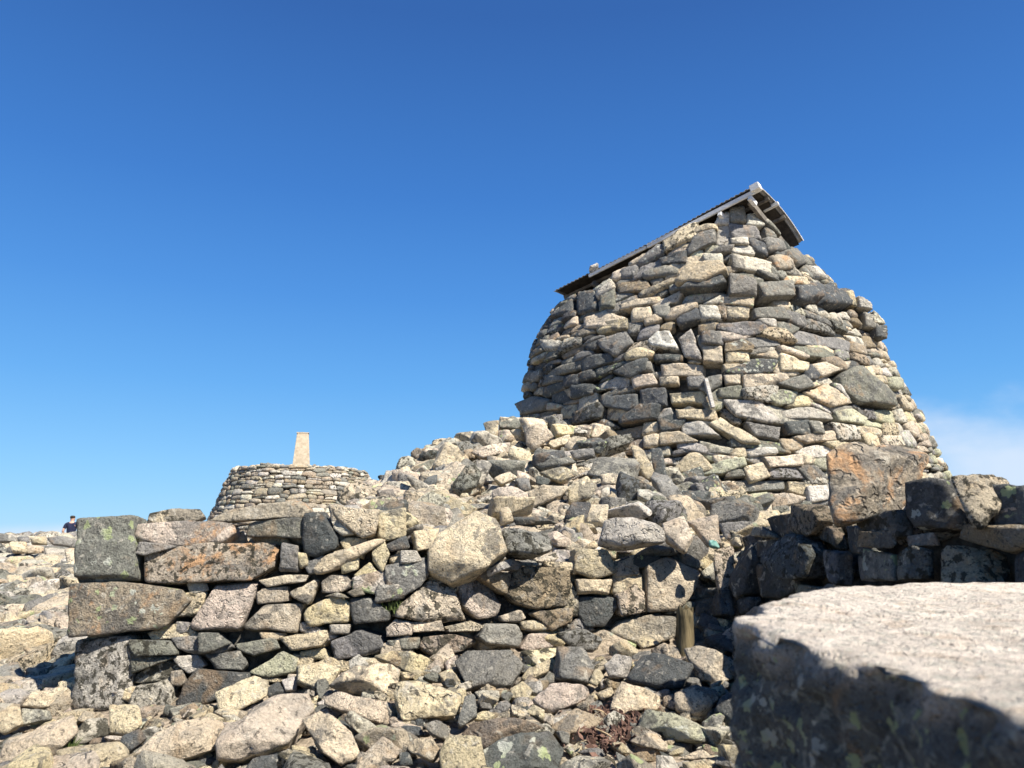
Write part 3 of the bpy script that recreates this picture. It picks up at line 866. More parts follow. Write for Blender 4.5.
# ------------------------------------------------------------------ walls
def px_area(P):
    return area2(hull2(P))
def level_for(pxs): return 5 if pxs > 50 else 4 if pxs > 17 else 3 if pxs > 7 else 2
def build_wall(name, surf, traced, allowed, w, h, palette, label, org, backd, bulge=.16, res=.022, slope=0, up=.10, thin=None, push0=0., maxpart=100):
    root = empty(name, org, label[0], label[1])
    items = []; polys = []; proud = []
    for s in traced:
        uv = [surf.hit(*p) for p in s['P']]
        if any(q is None for q in uv):
            if '^' in s['label']:
                d_ = 11.05; P3 = np.array([at(p[0], p[1], d_) for p in s['P']]); proud.append((P3, s['c'])); continue
            uv = [q for q in uv if q is not None]
            if len(uv) < 3: continue
        uv = np.array(uv); polys.append(uv)
        c = uv.mean(0); P3 = np.array([surf.pt(*q) for q in c+(uv-c)*1.06]); N = surf.nrm(*c)
        kk = None
        if 'F' in s['fx']:
            dd_ = P3[:, 1].mean()-.05; P3 = np.array([at(p[0], p[1], dd_+(s['P'][:, 1].mean()-p[1])*.0008) for p in s['P'].mean(0)+(s['P']-s['P'].mean(0))*1.1]); N = unit(np.array([-.22, -.95, .18])); kk = .34
        ap = px_area(s['P']); pj = '^' in s['label']
        items.append((ap, P3, N, s['c'], s['fx'], '' if pj else s['label'], (.11 if pj else rng.normal(.012, .02)), kk))
    for cel in pack(surf, polys, allowed, w, h, res, slope):
        P3 = np.array([surf.pt(*q) for q in cel]); N = surf.nrm(*cel.mean(0)); pr = proj(P3)
        c = P3.mean(0); vis = (N@(np.array([0, 0, EYE])-c)) > 0
        ap = px_area(pr[:, :2])*(1 if vis else .001)
        cx, cy = pr[:, 0].mean(), pr[:, 1].mean()
        if not (-10 < cx < 1034 and -10 < cy < 778): ap *= .01
        items.append((ap, P3, N, palette(cx, cy, P3), rng.choice(['', '', '', 'k', 'p', 's']), '', rng.normal(0, .028), None))
    items.sort(key=lambda a: -a[0])
    rest = Heap(); npart = 0
    for k, (ap, P3, N, c, fxs, lab, push, kk) in enumerate(items):
        VT = flat_stone(P3, N, min(level_for(math.sqrt(ap)), 5), bulge=bulge*rng.uniform(.6, 1.4), back=backd, kmax=(kk or (.16 if backd < .5 else 9)), amp=(.05 if kk else .03), loose=bool(kk), push=push*(2.0 if backd < .5 else 1)+push0, up=up, tilt=(.30 if backd < .5 else .12))
        if VT is None: continue
        if npart < maxpart and ap > 15:
            o = mesh_obj('stone', VT[0], VT[1], STONE, root, org, tint_of(c), fx_of(fxs)); npart += 1
            if lab: o['label'] = lab
        else: rest.add(VT, tint_of(c), fx_of(fxs))
    for P3, c in proud:
        VT = flat_stone(P3, np.array([.25, -.95, .1]), 4, bulge=.25, back=1.9, up=.2)
        mesh_obj('stone', VT[0], VT[1], STONE, root, org, tint_of(c), fx_of(''))
    if rest.n:
        o = rest.build('masonry', STONE, root, org); o['kind'] = 'stuff'
    return root
def toned(pairs):
    ks = [p[0] for p in pairs]; ws = np.array([p[1] for p in pairs], float); ws /= ws.sum()
    return lambda cx, cy, P: rng.choice(ks, p=ws)

# --- shelter tower
cols = [  # (px,py,d) top / middle / foot, walking round from the back left to the back right
    [(620, 320, 16.0), (610, 380, 16.3), (600, 560, 16.5)],
    [(577, 308, 14.0), (552, 365, 14.0), (530, 575, 14.0)],
    [(558, 304, 12.5), (532, 345, 12.3), (490, 580, 12.2)],
    [(584, 291, 11.7), (560, 350, 11.3), (548, 590, 11.0)],
    [(632, 261, 11.1), (618, 350, 10.5), (610, 600, 10.1)],
    [(695, 224, 10.6), (692, 350, 10.0), (690, 610, 9.45)],
    [(738, 208, 10.4), (755, 350, 9.85), (770, 610, 9.2)],
    [(770, 226, 10.5), (810, 350, 10.1), (845, 600, 9.4)],
    [(792, 250, 10.8), (856, 345, 10.6), (930, 590, 9.9)],
    [(806, 256, 11.6), (876, 335, 11.5), (988, 580, 10.8)],
    [(809, 266, 13.0), (872, 345, 13.2), (985, 570, 12.6)],
    [(780, 280, 15.5), (820, 370, 16.0), (880, 560, 15.8)],
    [(700, 305, 17.0), (710, 380, 17.5), (720, 560, 17.5)]]
Cc = np.array([[at(*p) for p in c] for c in cols])             # [col, level(top..foot)]
def crom(Pts, t):
    n = len(Pts); i = min(int(t), n-2); f = t-i
    p0, p1, p2, p3 = Pts[max(i-1, 0)], Pts[i], Pts[i+1], Pts[min(i+2, n-1)]
    return .5*((2*p1)+(-p0+p2)*f+(2*p0-5*p1+4*p2-p3)*f*f+(-p0+3*p1-3*p2+p3)*f**3)
NU, NV = 97, 41
Gt = np.zeros((NU, NV, 3))
for iu in range(NU):
    c3 = np.array([crom(Cc[:, k], iu/(NU-1)*(len(cols)-1)) for k in range(3)])
    foot, mid, top = c3[2], c3[1], c3[0]
    for iv in range(NV):
        f = iv/(NV-1)                                           # 0 foot .. 1 top ; mid sits at its own share of the height
        fm = (mid[2]-foot[2])/(top[2]-foot[2])
        z_ = foot[2]+(top[2]-foot[2])*f
        p = (foot*(1-f/fm)+mid*f/fm) if f < fm else (mid*(1-(f-fm)/(1-fm))+top*(f-fm)/(1-fm))
        p = p.copy(); p[2] = z_; Gt[iu, iv] = p
for _ in range(6): Gt[:, 1:-1, :2] = (Gt[:, :-2, :2]+2*Gt[:, 1:-1, :2]+Gt[:, 2:, :2])/4
arc = np.linalg.norm(np.diff(Gt[:, NV//2], axis=0), axis=1)
cum = np.concatenate([[0], np.cumsum(arc)]); # resample to equal arc length
new = np.linspace(0, cum[-1], NU)
Gt = np.stack([np.stack([np.interp(new, cum, Gt[:, iv, k]) for k in range(3)], -1) for iv in range(NV)], 1)
UL = cum[-1]; VL = float(np.mean(np.linalg.norm(np.diff(Gt, axis=1), axis=2).sum(1)))
def ext_top(G, extra):               # extend upward so that stones breaking the top edge still land on the surface
    d = G[:, -1]-G[:, -2]; k = int(extra); return np.concatenate([G, G[:, -1:]+d[:, None]*np.arange(1, k+1)[None, :, None]], 1)
step = VL/(NV-1); EX = 4
tower = Surf(ext_top(Gt, EX), UL, VL+EX*step)
print('tower', UL, VL)
def tower_pal(cx, cy, P):
    k = 't l t p g l d n b'.split() if cx > 640 else 'g d t g n d b k'.split()
    if cy < 300 and cx > 600: k = 't l g g d n'.split()
    if cy > 400 and cx > 690: k = 't l l y e t g g n'.split()
    return random.choice(k)
TORG = tuple(at(730, 545, 12.5))
tw = build_wall('stone_shelter', tower, TOWER, lambda U, V: V < VL+.02, .36, .17, tower_pal,
    ('tall tapering dry stone shelter tower under a tilted corrugated metal roof', 'shelter'), TORG, .7, bulge=.16, up=.06)
# inner core of the tower: the same shape set back, closed on top
ctr = Gt.mean((0, 1)); ins = Gt.copy(); hdir = ins-np.array([ctr[0], ctr[1], 0]); hdir[..., 2] = 0
hdir /= np.linalg.norm(hdir, axis=2)[..., None]; ins -= hdir*.17; ins[:, -1, 2] -= .12
idx = np.arange(NU*NV).reshape(NU, NV)
faces = [tuple(int(k) for k in q) for q in np.stack([idx[:-1, :-1].ravel(), idx[1:, :-1].ravel(), idx[1:, 1:].ravel(), idx[:-1, 1:].ravel()], 1)]
faces += [(int(idx[-1, j]), int(idx[0, j]), int(idx[0, j+1]), int(idx[-1, j+1])) for j in range(NV-1)]
V_ = list(ins.reshape(-1, 3)); V_.append(ins[:, -1].mean(0)); cI = len(V_)-1
faces += [(int(idx[i, -1]), int(idx[(i+1) % NU, -1]), cI) for i in range(NU)]
o = mesh_obj('core', np.array(V_), faces, CORE, tw, TORG)

def box_pts(a, b, w, h, up=np.array([0, 0, 1.])):
    """bar from a to b, w across, h high"""
    d = unit(b-a); s = unit(np.cross(d, up)); u = np.cross(s, d); V = []
    for p in (a, b):
        for q, r in ((-1, -1), (1, -1), (1, 1), (-1, 1)): V.append(p+s*q*w/2+u*r*h/2)
    return np.array(V), [(0, 1, 2, 3), (7, 6, 5, 4), (0, 4, 5, 1), (1, 5, 6, 2), (2, 6, 7, 3), (3, 7, 4, 0)]
def bar(name, a, b, w, h, mat, parent, org, bevel=.006, up=np.array([0, 0, 1.])):
    V, Fc = box_pts(np.asarray(a, float), np.asarray(b, float), w, h, up)
    bm = bmesh.new(); vs_ = [bm.verts.new(v) for v in V]
    for f in Fc: bm.faces.new([vs_[i] for i in f])
    bmesh.ops.recalc_face_normals(bm, faces=bm.faces)
    if bevel: bmesh.ops.bevel(bm, geom=bm.edges[:], offset=bevel, segments=2, affect='EDGES')
    bm.verts.index_update()
    V2 = np.array([v.co[:] for v in bm.verts]); F2 = [tuple(v.index for v in f.verts) for f in bm.faces]; bm.free()
    return mesh_obj(name, V2, F2, mat, parent, org, smooth=False)
# roof: corrugated sheets, high straight edge towards us, curving down away to the right
E0, E1 = at(757, 184, 10.05), at(553, 291.5, 12.15); R0 = at(803.5, 241, 10.75)
ev = E1-E0; el = np.linalg.norm(ev); dv = R0-E0
nS, nT = int(el/.0095), 15
tt = np.linspace(0, 1, nT); RV = np.zeros((nS, nT, 3)); up_ = np.array([0, 0, 1.])
rn = unit(np.cross(dv, ev)); rn = rn if rn[2] > 0 else -rn
for i in range(nS):
    s_ = i/(nS-1); sag = -.02*math.sin(s_*math.pi)
    for j, t_ in enumerate(tt):
        wob = .012*math.sin(2*math.pi*s_*el/.076)+.012*math.sin(s_*9+t_*2)
        dd = dv*(1+.03*math.sin(int(s_*el/.66)*2.1))
        bow = unit(dv); RV[i, j] = E0+ev*s_+dd*t_*(1-.3*s_)+rn*(.21*4*t_*(1-t_)*(.6+.4*t_))+rn*wob+up_*sag
top = RV.reshape(-1, 3); bot = top-rn*.006
idx = np.arange(nS*nT).reshape(nS, nT); Fs = []
for i in range(nS-1):
    for j in range(nT-1):
        a, b, c, d = idx[i, j], idx[i+1, j], idx[i+1, j+1], idx[i, j+1]
        Fs += [(int(a), int(b), int(c), int(d)), (int(d+nS*nT), int(c+nS*nT), int(b+nS*nT), int(a+nS*nT))]
n_ = nS*nT
for i in range(nS-1):
    for j, fl in ((0, 1), (nT-1, 0)):
        a, b = int(idx[i, j]), int(idx[i+1, j]); Fs.append((a, a+n_, b+n_, b) if fl else (a, b, b+n_, a+n_))
for j in range(nT-1):
    for i, fl in ((0, 0), (nS-1, 1)):
        a, b = int(idx[i, j]), int(idx[i, j+1]); Fs.append((a, a+n_, b+n_, b) if fl else (a, b, b+n_, a+n_))
roof = mesh_obj('roof', np.concatenate([top, bot]), Fs, TIN, tw, TORG)
bar('fascia', E0+ev*.015-up_*.085-unit(dv)*.0, E0+ev*.80-up_*.055, .035, .10, WHITEWOOD, roof, (0, 0, 0)) if False else None
def sub(name, a, b, w, h, mat, up=np.array([0, 0, 1.])):
    return bar(name, a, b, w, h, mat, roof, TORG, up=up)
dn = -unit(np.cross(np.cross(ev, [0, 0, 1.]), ev)) if False else -up_
sub('fascia', E0+ev*.012+dn*.095, E0+ev*.50+dn*.075, .035, .065, WHITEWOOD)
sub('fascia', E0+ev*.503+dn*.075, E0+ev*.80+dn*.06, .035, .05, WHITEWOOD)
for s_, l in ((.03, .10), (.16, .10)):
    a = E0+ev*s_+dn*.17; sub('rafter', a-unit(dv)*.03, a+dv*l, .06, .07, WHITEWOOD)
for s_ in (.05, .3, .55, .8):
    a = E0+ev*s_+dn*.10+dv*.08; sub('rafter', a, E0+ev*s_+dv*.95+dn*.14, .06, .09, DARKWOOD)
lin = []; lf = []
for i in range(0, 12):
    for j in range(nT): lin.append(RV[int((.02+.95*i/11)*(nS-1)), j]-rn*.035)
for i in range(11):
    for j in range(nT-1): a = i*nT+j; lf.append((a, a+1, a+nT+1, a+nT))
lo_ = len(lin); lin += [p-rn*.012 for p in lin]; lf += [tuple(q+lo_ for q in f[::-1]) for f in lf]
mesh_obj('shade_lining', np.array(lin), lf, SOFFIT_SHADE, roof, TORG)  # dark sheet added under the roof to carry the underside's shade
for j in range(nT-1):
    sub('verge_trim', RV[0, j]-rn*.012-unit(ev)*.004, RV[0, j+1]-rn*.012-unit(ev)*.004, .010, .016, WHITEWOOD) if j % 1 == 0 else None
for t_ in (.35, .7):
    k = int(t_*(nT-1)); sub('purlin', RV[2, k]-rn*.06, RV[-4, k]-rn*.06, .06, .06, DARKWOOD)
sub('ridge_cap', E0-ev*.012-up_*.05, E0+ev*.025-up_*.05, .13, .10, WHITEWOOD)
sub('batten_end', RV[0, 6]-rn*.04-unit(ev)*.03, RV[0, 6]-rn*.04+unit(ev)*.2, .05, .06, WHITEWOOD)
# white timber stuck upright in the masonry
p0, p1 = at(705.5, 379, 9.80), at(713, 408, 9.70)
sub('fascia', p0, p0+up_*.001+.0*up_, .001, .001, WHITEWOOD) if False else None
bar('timber', p0, p1,   .05, .06, PALEWOOD, tw, TORG, up=np.array([0, 1., 0]))

# --- straight walls
def plane_surf(a, b, z0, z1, lean, n0=.6):
    """vertical sheet from a to b (plan), leaning back"""
    d = b-a; d[2] = 0; L = np.linalg.norm(d); d = d/L; back = np.array([-d[1], d[0], 0.])
    nu, nv = 41, 13; G = np.zeros((nu, nv, 3))
    for i in range(nu):
        for j in range(nv):
            u = i/(nu-1)*L; v = j/(nv-1)*(z1-z0)
            bow = .07*math.sin(u*1.7+1)+.04*math.sin(u*4.1+v*2)
            G[i, j] = np.array([a[0], a[1], 0])+d*u+back*(lean*v+bow)+np.array([0, 0, z0+v])
    return Surf(G, L, z1-z0), d, back, L
A2 = at(77, 540, 4.43)
dW = unit((B_-A2)*np.array([1, 1, 0])); wall_s, wd, wb, wL = plane_surf(A2-dW*.4, B_+dW*.4, EYE-1.25, EYE+.6, .10)
dS = unit((at(1200, 540, 2.4)-B_)*np.array([1, 1, 0]))
side_s, sd2, sb, sL = plane_surf(B_-dS*.4, at(1200, 540, 2.4), EYE-1.3, EYE+.75, .08)
def px_line(surf, xs, ys, u0=.4, u1=.36):
    """allowed only below a skyline given in the photograph's own frame"""
    def f(U, V):
        uu = np.linspace(0, surf.ul, 80); top = []
        for u in uu:
            vv = np.linspace(0, surf.vl, 90); P = np.array([surf.pt(u, v) for v in vv]); pr = proj(P)
            ok = pr[:, 1] >= np.interp(pr[:, 0], xs, ys); top.append(vv[ok].max() if ok.any() else 0)
        return (V < np.interp(U, uu, top)) & (U > u0) & (U < surf.ul-u1)
    return f
WTOP = ([60, 132, 145, 330, 378, 440, 450, 560, 640, 706], [528, 528, 530, 512, 512, 516, 555, 560, 552, 548])
wl = build_wall('dry_stone_wall', wall_s, WALL, px_line(wall_s, *WTOP), .20, .11,
    toned([('t', 3), ('y', 3), ('l', 2), ('p', 2), ('g', 1.5), ('n', .8), ('b', 1), ('d', .5)]),
    ('ruined sunlit dry stone wall with a tall dark corner block at its left end', 'wall'), tuple(A2*np.array([1, 1, 0])+np.array([0, 0, .45])), .7, up=.12)
wL -= .8; STOP = ([690, 715, 760, 765, 830, 832, 940, 1024, 1200], [560, 552, 520, 515, 512, 500, 478, 486, 480])
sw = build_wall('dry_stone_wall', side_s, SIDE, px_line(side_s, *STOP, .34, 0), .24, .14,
    toned([('d', 2), ('g', 3), ('k', 1), ('n', 2), ('b', 3), ('o', 2)]),  # darker mix than the front wall: this wall's shade is put into stone colour
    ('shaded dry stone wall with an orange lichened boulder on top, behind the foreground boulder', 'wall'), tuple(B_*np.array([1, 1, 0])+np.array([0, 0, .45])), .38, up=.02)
def core_wall(root, surf, skyline, thick, cut=.12):
    org = root.location; al = px_line(surf, *skyline, 0, 0); uu = np.linspace(.47, surf.ul-(.36 if surf is wall_s else 0), 70)
    V = []; tops = []
    for u in uu:
        vv = np.linspace(0, surf.vl, 60); ok = al(np.array([u]*60), vv); tops.append(vv[ok].max() if ok.any() else .1)
    tops = np.array(tops)-cut
    for u, tz in zip(uu, tops):
        n = surf.nrm(u, .5); f = -n*.14; b = -n*thick
        p0, p1 = surf.pt(u, 0), surf.pt(u, tz)
        V += [p0+f, p1+f, p1+b+np.array([0, 0, -.03]), p0+b]
    V = np.array(V); n = len(uu); Fc = []
    for i in range(n-1):
        for k in range(4): Fc.append((4*i+k, 4*i+4+k, 4*i+4+(k+1) % 4, 4*i+(k+1) % 4))
    Fc += [(0, 1, 2, 3), (4*n-4, 4*n-1, 4*n-2, 4*n-3)]
    mesh_obj('core', V, Fc, CORE, root, org, smooth=False)
core_wall(wl, wall_s, WTOP, .50); core_wall(sw, side_s, STOP, .6)
# the wall's far (back) and end faces plus its loose top, so that it stands free from the left too
hp = Heap()
for k in range(150):
    u = rng.uniform(0.0, wL); zz = rng.uniform(-.55, .02)
    p = np.array([A2[0], A2[1], 0])+wd*u+wb*(.52+rng.normal(0, .02)); p[2] = EYE+zz-.05
    hp.add(random_rock(p, .13, .10, .07, math.atan2(wd[1], wd[0])+rng.normal(0, .2), 2), tint_of(rng.choice(list('tlgp'))), fx_of(''))
for k in range(40):
    p = np.array([A2[0], A2[1], 0])+wd*rng.uniform(.10, .16)+wb*rng.uniform(.2, .5); p[2] = EYE+rng.uniform(-1., .0)
    hp.add(random_rock(p, .10, .09, .06, rng.uniform(0, 3), 2), tint_of(rng.choice(list('tlgn'))), fx_of(''))
for k in range(230):                                            # packing of the wall top behind the face
    u = rng.uniform(0.65, wL+.4); p = wall_s.pt(u, 1.) ; pr = proj(p)
    tyy = np.interp(pr[0], WTOP[0], WTOP[1])+14; q = at(pr[0], tyy, p[1]+.0); dd = rng.uniform(.16, .55)
    p = np.array([p[0], p[1], q[2]])+wb*dd; p[2] = q[2]-rng.uniform(.03, .10)
    hp.add(random_rock(p, rng.uniform(.05, .13), rng.uniform(.05, .11), rng.uniform(.03, .06), rng.uniform(0, 3), 3), tint_of(rng.choice(list('ttlpyg'))), fx_of(''))
o = hp.build('wall_filling', STONE, wl, wl.location); o['kind'] = 'stuff'
hp = Heap()
for k in range(170):
    u = rng.uniform(0.5, sL*.9); p = side_s.pt(u, 1.); pr = proj(p); ty = np.interp(pr[0], STOP[0], STOP[1])+8
    q = at(pr[0], ty, p[1]); p = np.array([p[0], p[1], q[2]-rng.uniform(.05, .16)])+sb*rng.uniform(.15, .6)
    hp.add(random_rock(p, rng.uniform(.07, .17), rng.uniform(.07, .14), rng.uniform(.04, .09), rng.uniform(0, 3), 3), tint_of(rng.choice(list('tlpgon'))), fx_of('k'))
o = hp.build('wall_filling', STONE, sw, sw.location); o['kind'] = 'stuff'

# ------------------------------------------------------------------ round cairn and survey pillar
dC = 30.0; cC = at(296.5, 540, dC+3.1)
ztop = at(294, 464, dC)[2]; zbot = EYE-1.3
hw_t = (at(361, 470, dC+3)[0]-at(231, 470, dC+3)[0])/2; hw_b = (at(384, 505, dC+3)[0]-at(204, 505, dC+3)[0])/2*1.10
nu, nv = 60, 9; G = np.zeros((nu, nv, 3))
for i in range(nu):
    a = -math.pi*2*i/(nu-1)+math.pi/2
    for j in range(nv):
        f = j/(nv-1); r = hw_b+(hw_t-hw_b)*f**1.25; r *= 1+.02*math.sin(3*a)
        G[i, j] = (cC[0]-math.cos(a)*r, cC[1]+math.sin(a)*r, zbot+(ztop-zbot)*f)
Lr = 2*math.pi*(hw_b+hw_t)/2; cs = Surf(G, Lr, ztop-zbot)
n0 = cs.nrm(Lr*.5, 1.); ctr_ = cs.pt(Lr*.5, 1.)-cC; flip = -1 if n0@np.array([ctr_[0], ctr_[1], 0]) < 0 else 1
if flip < 0: G = G[::-1].copy(); cs = Surf(G, Lr, ztop-zbot)
corg = (cC[0], cC[1], zbot)
cr = build_wall('stone_cairn', cs, [], lambda U, V: V < 99, .50, .18, toned([('l', 3), ('b', 2), ('n', 2), ('o', 3)]),
    ('round flat topped dry stone cairn on the skyline, carrying a concrete pillar', 'cairn'), corg, .7, bulge=.15, res=.03, up=.1)
hp = Heap()
for k in range(420):
    a = rng.uniform(0, 6.28); r = (hw_t-.12)*math.sqrt(rng.random()); sx = rng.uniform(.14, .3)
    hp.add(random_rock(np.array([cC[0]+math.cos(a)*r, cC[1]+math.sin(a)*r, ztop-rng.uniform(.02, .10)]), sx, sx*.8, .08, rng.uniform(0, 3), 2), tint_of(rng.choice(list('lgnt'))), fx_of(''))
o = hp.build('cairn_top', STONE, cr, corg); o['kind'] = 'stuff'
Vc = []; Fc = []
for j, (zz, rr) in enumerate(((zbot, hw_b-.2), (ztop-.10, hw_t-.2))):
    for i in range(40): Vc.append((cC[0]+math.cos(i*math.pi/20)*rr, cC[1]+math.sin(i*math.pi/20)*rr, zz))
Fc = [(i, (i+1) % 40, 40+(i+1) % 40, 40+i) for i in range(40)]+[tuple(range(40, 80))]
mesh_obj('core', np.array(Vc), Fc, CORE, cr, corg)
pz = ztop-.1; pt_ = at(301, 433, dC+3.1)[2]; pc = at(301.3, 465, dC+3.1)
pil = empty('survey_pillar', (pc[0], pc[1], pz), 'pale tapering concrete survey pillar standing on the round cairn', 'pillar')
bm = bmesh.new(); ang = math.radians(14)
hb, ht = .385, .235
rings = []
for zz, hh in ((pz, hb), (pz+(pt_-pz)*.5, (hb+ht)/2), (pt_-.05, ht+.01), (pt_-.03, ht+.025), (pt_, ht+.02)):
    rings.append([bm.verts.new((pc[0]+(x*math.cos(ang)-y*math.sin(ang))*hh, pc[1]+(x*math.sin(ang)+y*math.cos(ang))*hh, zz)) for x, y in ((-1, -1), (1, -1), (1, 1), (-1, 1))])
for a, b in zip(rings, rings[1:]):
    for i in range(4): bm.faces.new((a[i], a[(i+1) % 4], b[(i+1) % 4], b[i]))
bm.faces.new(rings[-1]); bmesh.ops.bevel(bm, geom=[e for e in bm.edges if abs(e.verts[0].co.z-e.verts[1].co.z) > .1], offset=.03, segments=2, affect='EDGES')
bm.verts.index_update()
mesh_obj('shaft', np.array([v.co[:] for v in bm.verts]), [tuple(v.index for v in f.verts) for f in bm.faces], CONCRETE, pil, pil.location, smooth=False); bm.free()
BRASS = plain('dull_brass', (.12, .10, .07), (.2, .17, .1), 12, .5, .8)
b_ = bpy.data.meshes.new('sighting_plate'); bm = bmesh.new(); bmesh.ops.create_cone(bm, cap_ends=True, segments=24, radius1=.11, radius2=.09, depth=.03)
bm.to_mesh(b_); bm.free(); b_.materials.append(BRASS); o = bpy.data.objects.new('sighting_plate', b_); COL.objects.link(o); o.parent = pil; o.location = (0, 0, pt_-pz+.013)

# ------------------------------------------------------------------ loose rocks
CAMP = np.array([0, 0, EYE])
CN = {'t': 'tan', 'y': 'yellow cream', 'p': 'pinkish', 'l': 'pale grey', 'g': 'mid grey', 'd': 'dark blue grey', 'k': 'black', 'n': 'grey green', 'e': 'yellow green', 'b': 'brown', 'w': 'whitish', 'o': 'lichened'}
rocks = []                                                      # dicts: V,T,c,fx,px,py,size,label
MW, MH = 1024, 768
MX, MY = np.meshgrid(np.arange(0, 1064, 2)-20, np.arange(380, 820, 2))
mask = np.zeros(MX.shape, bool)
for s in LOOSE:
    P = s['P']; low = P[np.argmax(P[:, 1])]; w = np.ptp(P[:, 0]); h = np.ptp(P[:, 1])
    g_ = ground_hit(P[:, 0].mean(), P[:, 1].max()-.12*h); d = None
    if g_ is not None and g_[1] < 13.5: d = g_[1]
    else:
        for k in range(1, 14):
            g_ = ground_hit(P[:, 0].mean(), P[:, 1].max()+k*4)
            if g_ is not None and g_[1] < 13.5: d = g_[1]; break
    if d is None: d = 24. if P[:, 0].mean() < 75 else 11.
    sz = min(w, h)/F*d
    d2 = d+sz*.03
    cx_ = P[:, 0].mean(); rx = (cx_-512)/F/cp
    dwl = (A2[1]+(0-A2[0])*(B_[1]-A2[1])/(B_[0]-A2[0]))/(1-rx*(B_[1]-A2[1])/(B_[0]-A2[0]))
    if cx_ > 705: dwl = B_[1]-(cx_-705)*.0075
    if 78 < cx_ and P[:, 1].max() > 590: d2 = min(d2, dwl-.10-sz*.22)
    elif 425 < cx_ < 740 and P[:, 1].max() > 541 and d2 < 7: d2 = dwl+.02
    Pc = P.mean(0); P = Pc+(P-Pc)*1.10
    P3 = np.array([at(p[0], p[1], d2) for p in P])
    r = unit(CAMP-P3.mean(0)); Nn = unit(r+np.array([rng.normal(0, .06), 0, .22]))
    P3 = np.array([at(p[0], p[1], d2+((p[1]-P[:, 1].mean())/F*d*-.35)) for p in P])
    VT = flat_stone(P3, Nn, level_for(math.sqrt(w*h)), bulge=rng.uniform(.22, .36), back=rng.uniform(.5, .7), tilt=.26, chamf=.16, up=.25, loose=True, q=160, amp=.028)
    ar = math.sqrt(w*h)
    rocks.append(dict(VT=VT, c=s['c'], fx=s['fx'], x=P[:, 0].mean(), y=P[:, 1].mean(), s=ar, label=s['label'], traced=True))
    mask |= inpoly(MX, MY, s['P'])
def covered(px, py, r=0):
    c = 0; n = 0
    for dx, dy in ((0, 0), (-r, 0), (r, 0), (0, -r), (0, r)):
        i = int((py+dy-380)/2); j = int((px+dx+20)/2)
        if 0 <= i < mask.shape[0] and 0 <= j < mask.shape[1]: c += mask[i, j]; n += 1
    return c
small = Heap()
def scatter(n, sampler, size, pal, level_min=1, check=True, maxcov=1, flatz=.6, sink=.25, drop=0.):
    k = 0
    for _ in range(n):
        x, y = sampler(); s = size(); zz = float(H(x, y)); c = np.array([x, y, zz-drop+s*(flatz*.5-sink)])
        pr = proj(c); r = s*F/pr[2]
        inf = -30 < pr[0] < 1054 and 380 < pr[1] < 800 and y > .5
        if check and inf and covered(pr[0], pr[1], r*.8) > maxcov: continue
        # keep clear of the wall faces and the tower
        ww = np.interp(x, [A2[0], B_[0]], [A2[1], B_[1]])
        if A2[0]-.1 < x < B_[0] and ww-.12 < y < ww+.12: continue
        lvl = level_for(2*r) if inf else 1
        lvl = max(min(lvl, 4), level_min)
        if y > 12: lvl = min(lvl, 2)
        sx = s*rng.uniform(.8, 1.25); sy = s*rng.uniform(.65, 1.0); sz = s*rng.uniform(.38, flatz+.12)
        VT = random_rock(c, sx, sy, sz, rng.uniform(0, 6.3), lvl)
        cc = rng.choice(list(pal)); fxs = rng.choice(['', '', 'k', 'p', 's'])
        ok = inf and 0 < pr[0] < 1024 and pr[1] < 768 and r > 3.2
        rocks.append(dict(VT=VT, c=cc, fx=fxs, x=pr[0], y=pr[1], s=2*r if ok else 0, label='', traced=False, d=y))
SCREE = 'ttyyllppggbbnd'
def polar(px0, px1, d0, d1):
    def f():
        d = rng.uniform(d0**1.0, d1**1.0); px = rng.uniform(px0, px1); return (px-512)/F*d*cp, d
    return f
def boxs(x0, x1, y0, y1): return lambda: (rng.uniform(x0, x1), rng.uniform(y0, y1))
# foreground scree
scatter(200, polar(-60, 800, 2.9, 4.75), lambda: rng.uniform(.08, .19), 'tttyylpgb')
scatter(600, polar(-80, 900, 2.6, 4.9), lambda: .02+.05*rng.random()**1.5, SCREE, maxcov=2, drop=.03)
scatter(900, polar(-80, 900, 2.9, 4.9), lambda: .008+.022*rng.random()**1.5, SCREE, maxcov=2, drop=.045)
scatter(200, boxs(-3.5, 2.2, .2, 2.9), lambda: rng.uniform(.08, .2), SCREE)
# left plateau
scatter(300, polar(-120, 110, 4.4, 8), lambda: rng.uniform(.06, .17), 'tttyllpg', maxcov=2)
scatter(700, polar(-200, 140, 4.4, 10), lambda: rng.uniform(.03, .09), 'tttyllpg', maxcov=2)
scatter(500, polar(-250, 150, 8, 26), lambda: rng.uniform(.12, .30), 'ttllpgn', maxcov=3)
scatter(500, polar(-300, 160, 14, 28), lambda: rng.uniform(.10, .24), 'ttllpgn', maxcov=3)
# rubble slope
scatter(300, polar(330, 800, 4.6, 5.8), lambda: rng.uniform(.05, .12), 'tttllpygbd', maxcov=1)
scatter(340, polar(360, 800, 5.4, 12.6), lambda: rng.uniform(.14, .27), 'ttllpygbdgn', maxcov=1, sink=.12, flatz=.75)
scatter(500, polar(350, 830, 5.3, 12.6), lambda: rng.uniform(.06, .12), 'tttllpygb', maxcov=2, drop=.08)
scatter(260, polar(330, 420, 5.4, 12), lambda: rng.uniform(.10, .2), 'tttllpyg', maxcov=2)
scatter(700, polar(-60, 820, 2.9, 4.9), lambda: rng.uniform(.05, .10), SCREE, check=False, sink=.52, drop=.03)
scatter(420, polar(70, 720, 3.9, 4.75), lambda: rng.uniform(.03, .07), SCREE, maxcov=3)
scatter(900, polar(350, 840, 5.3, 12.6), lambda: rng.uniform(.10, .2), 'tttllpyg', check=False, sink=.5, drop=.08)
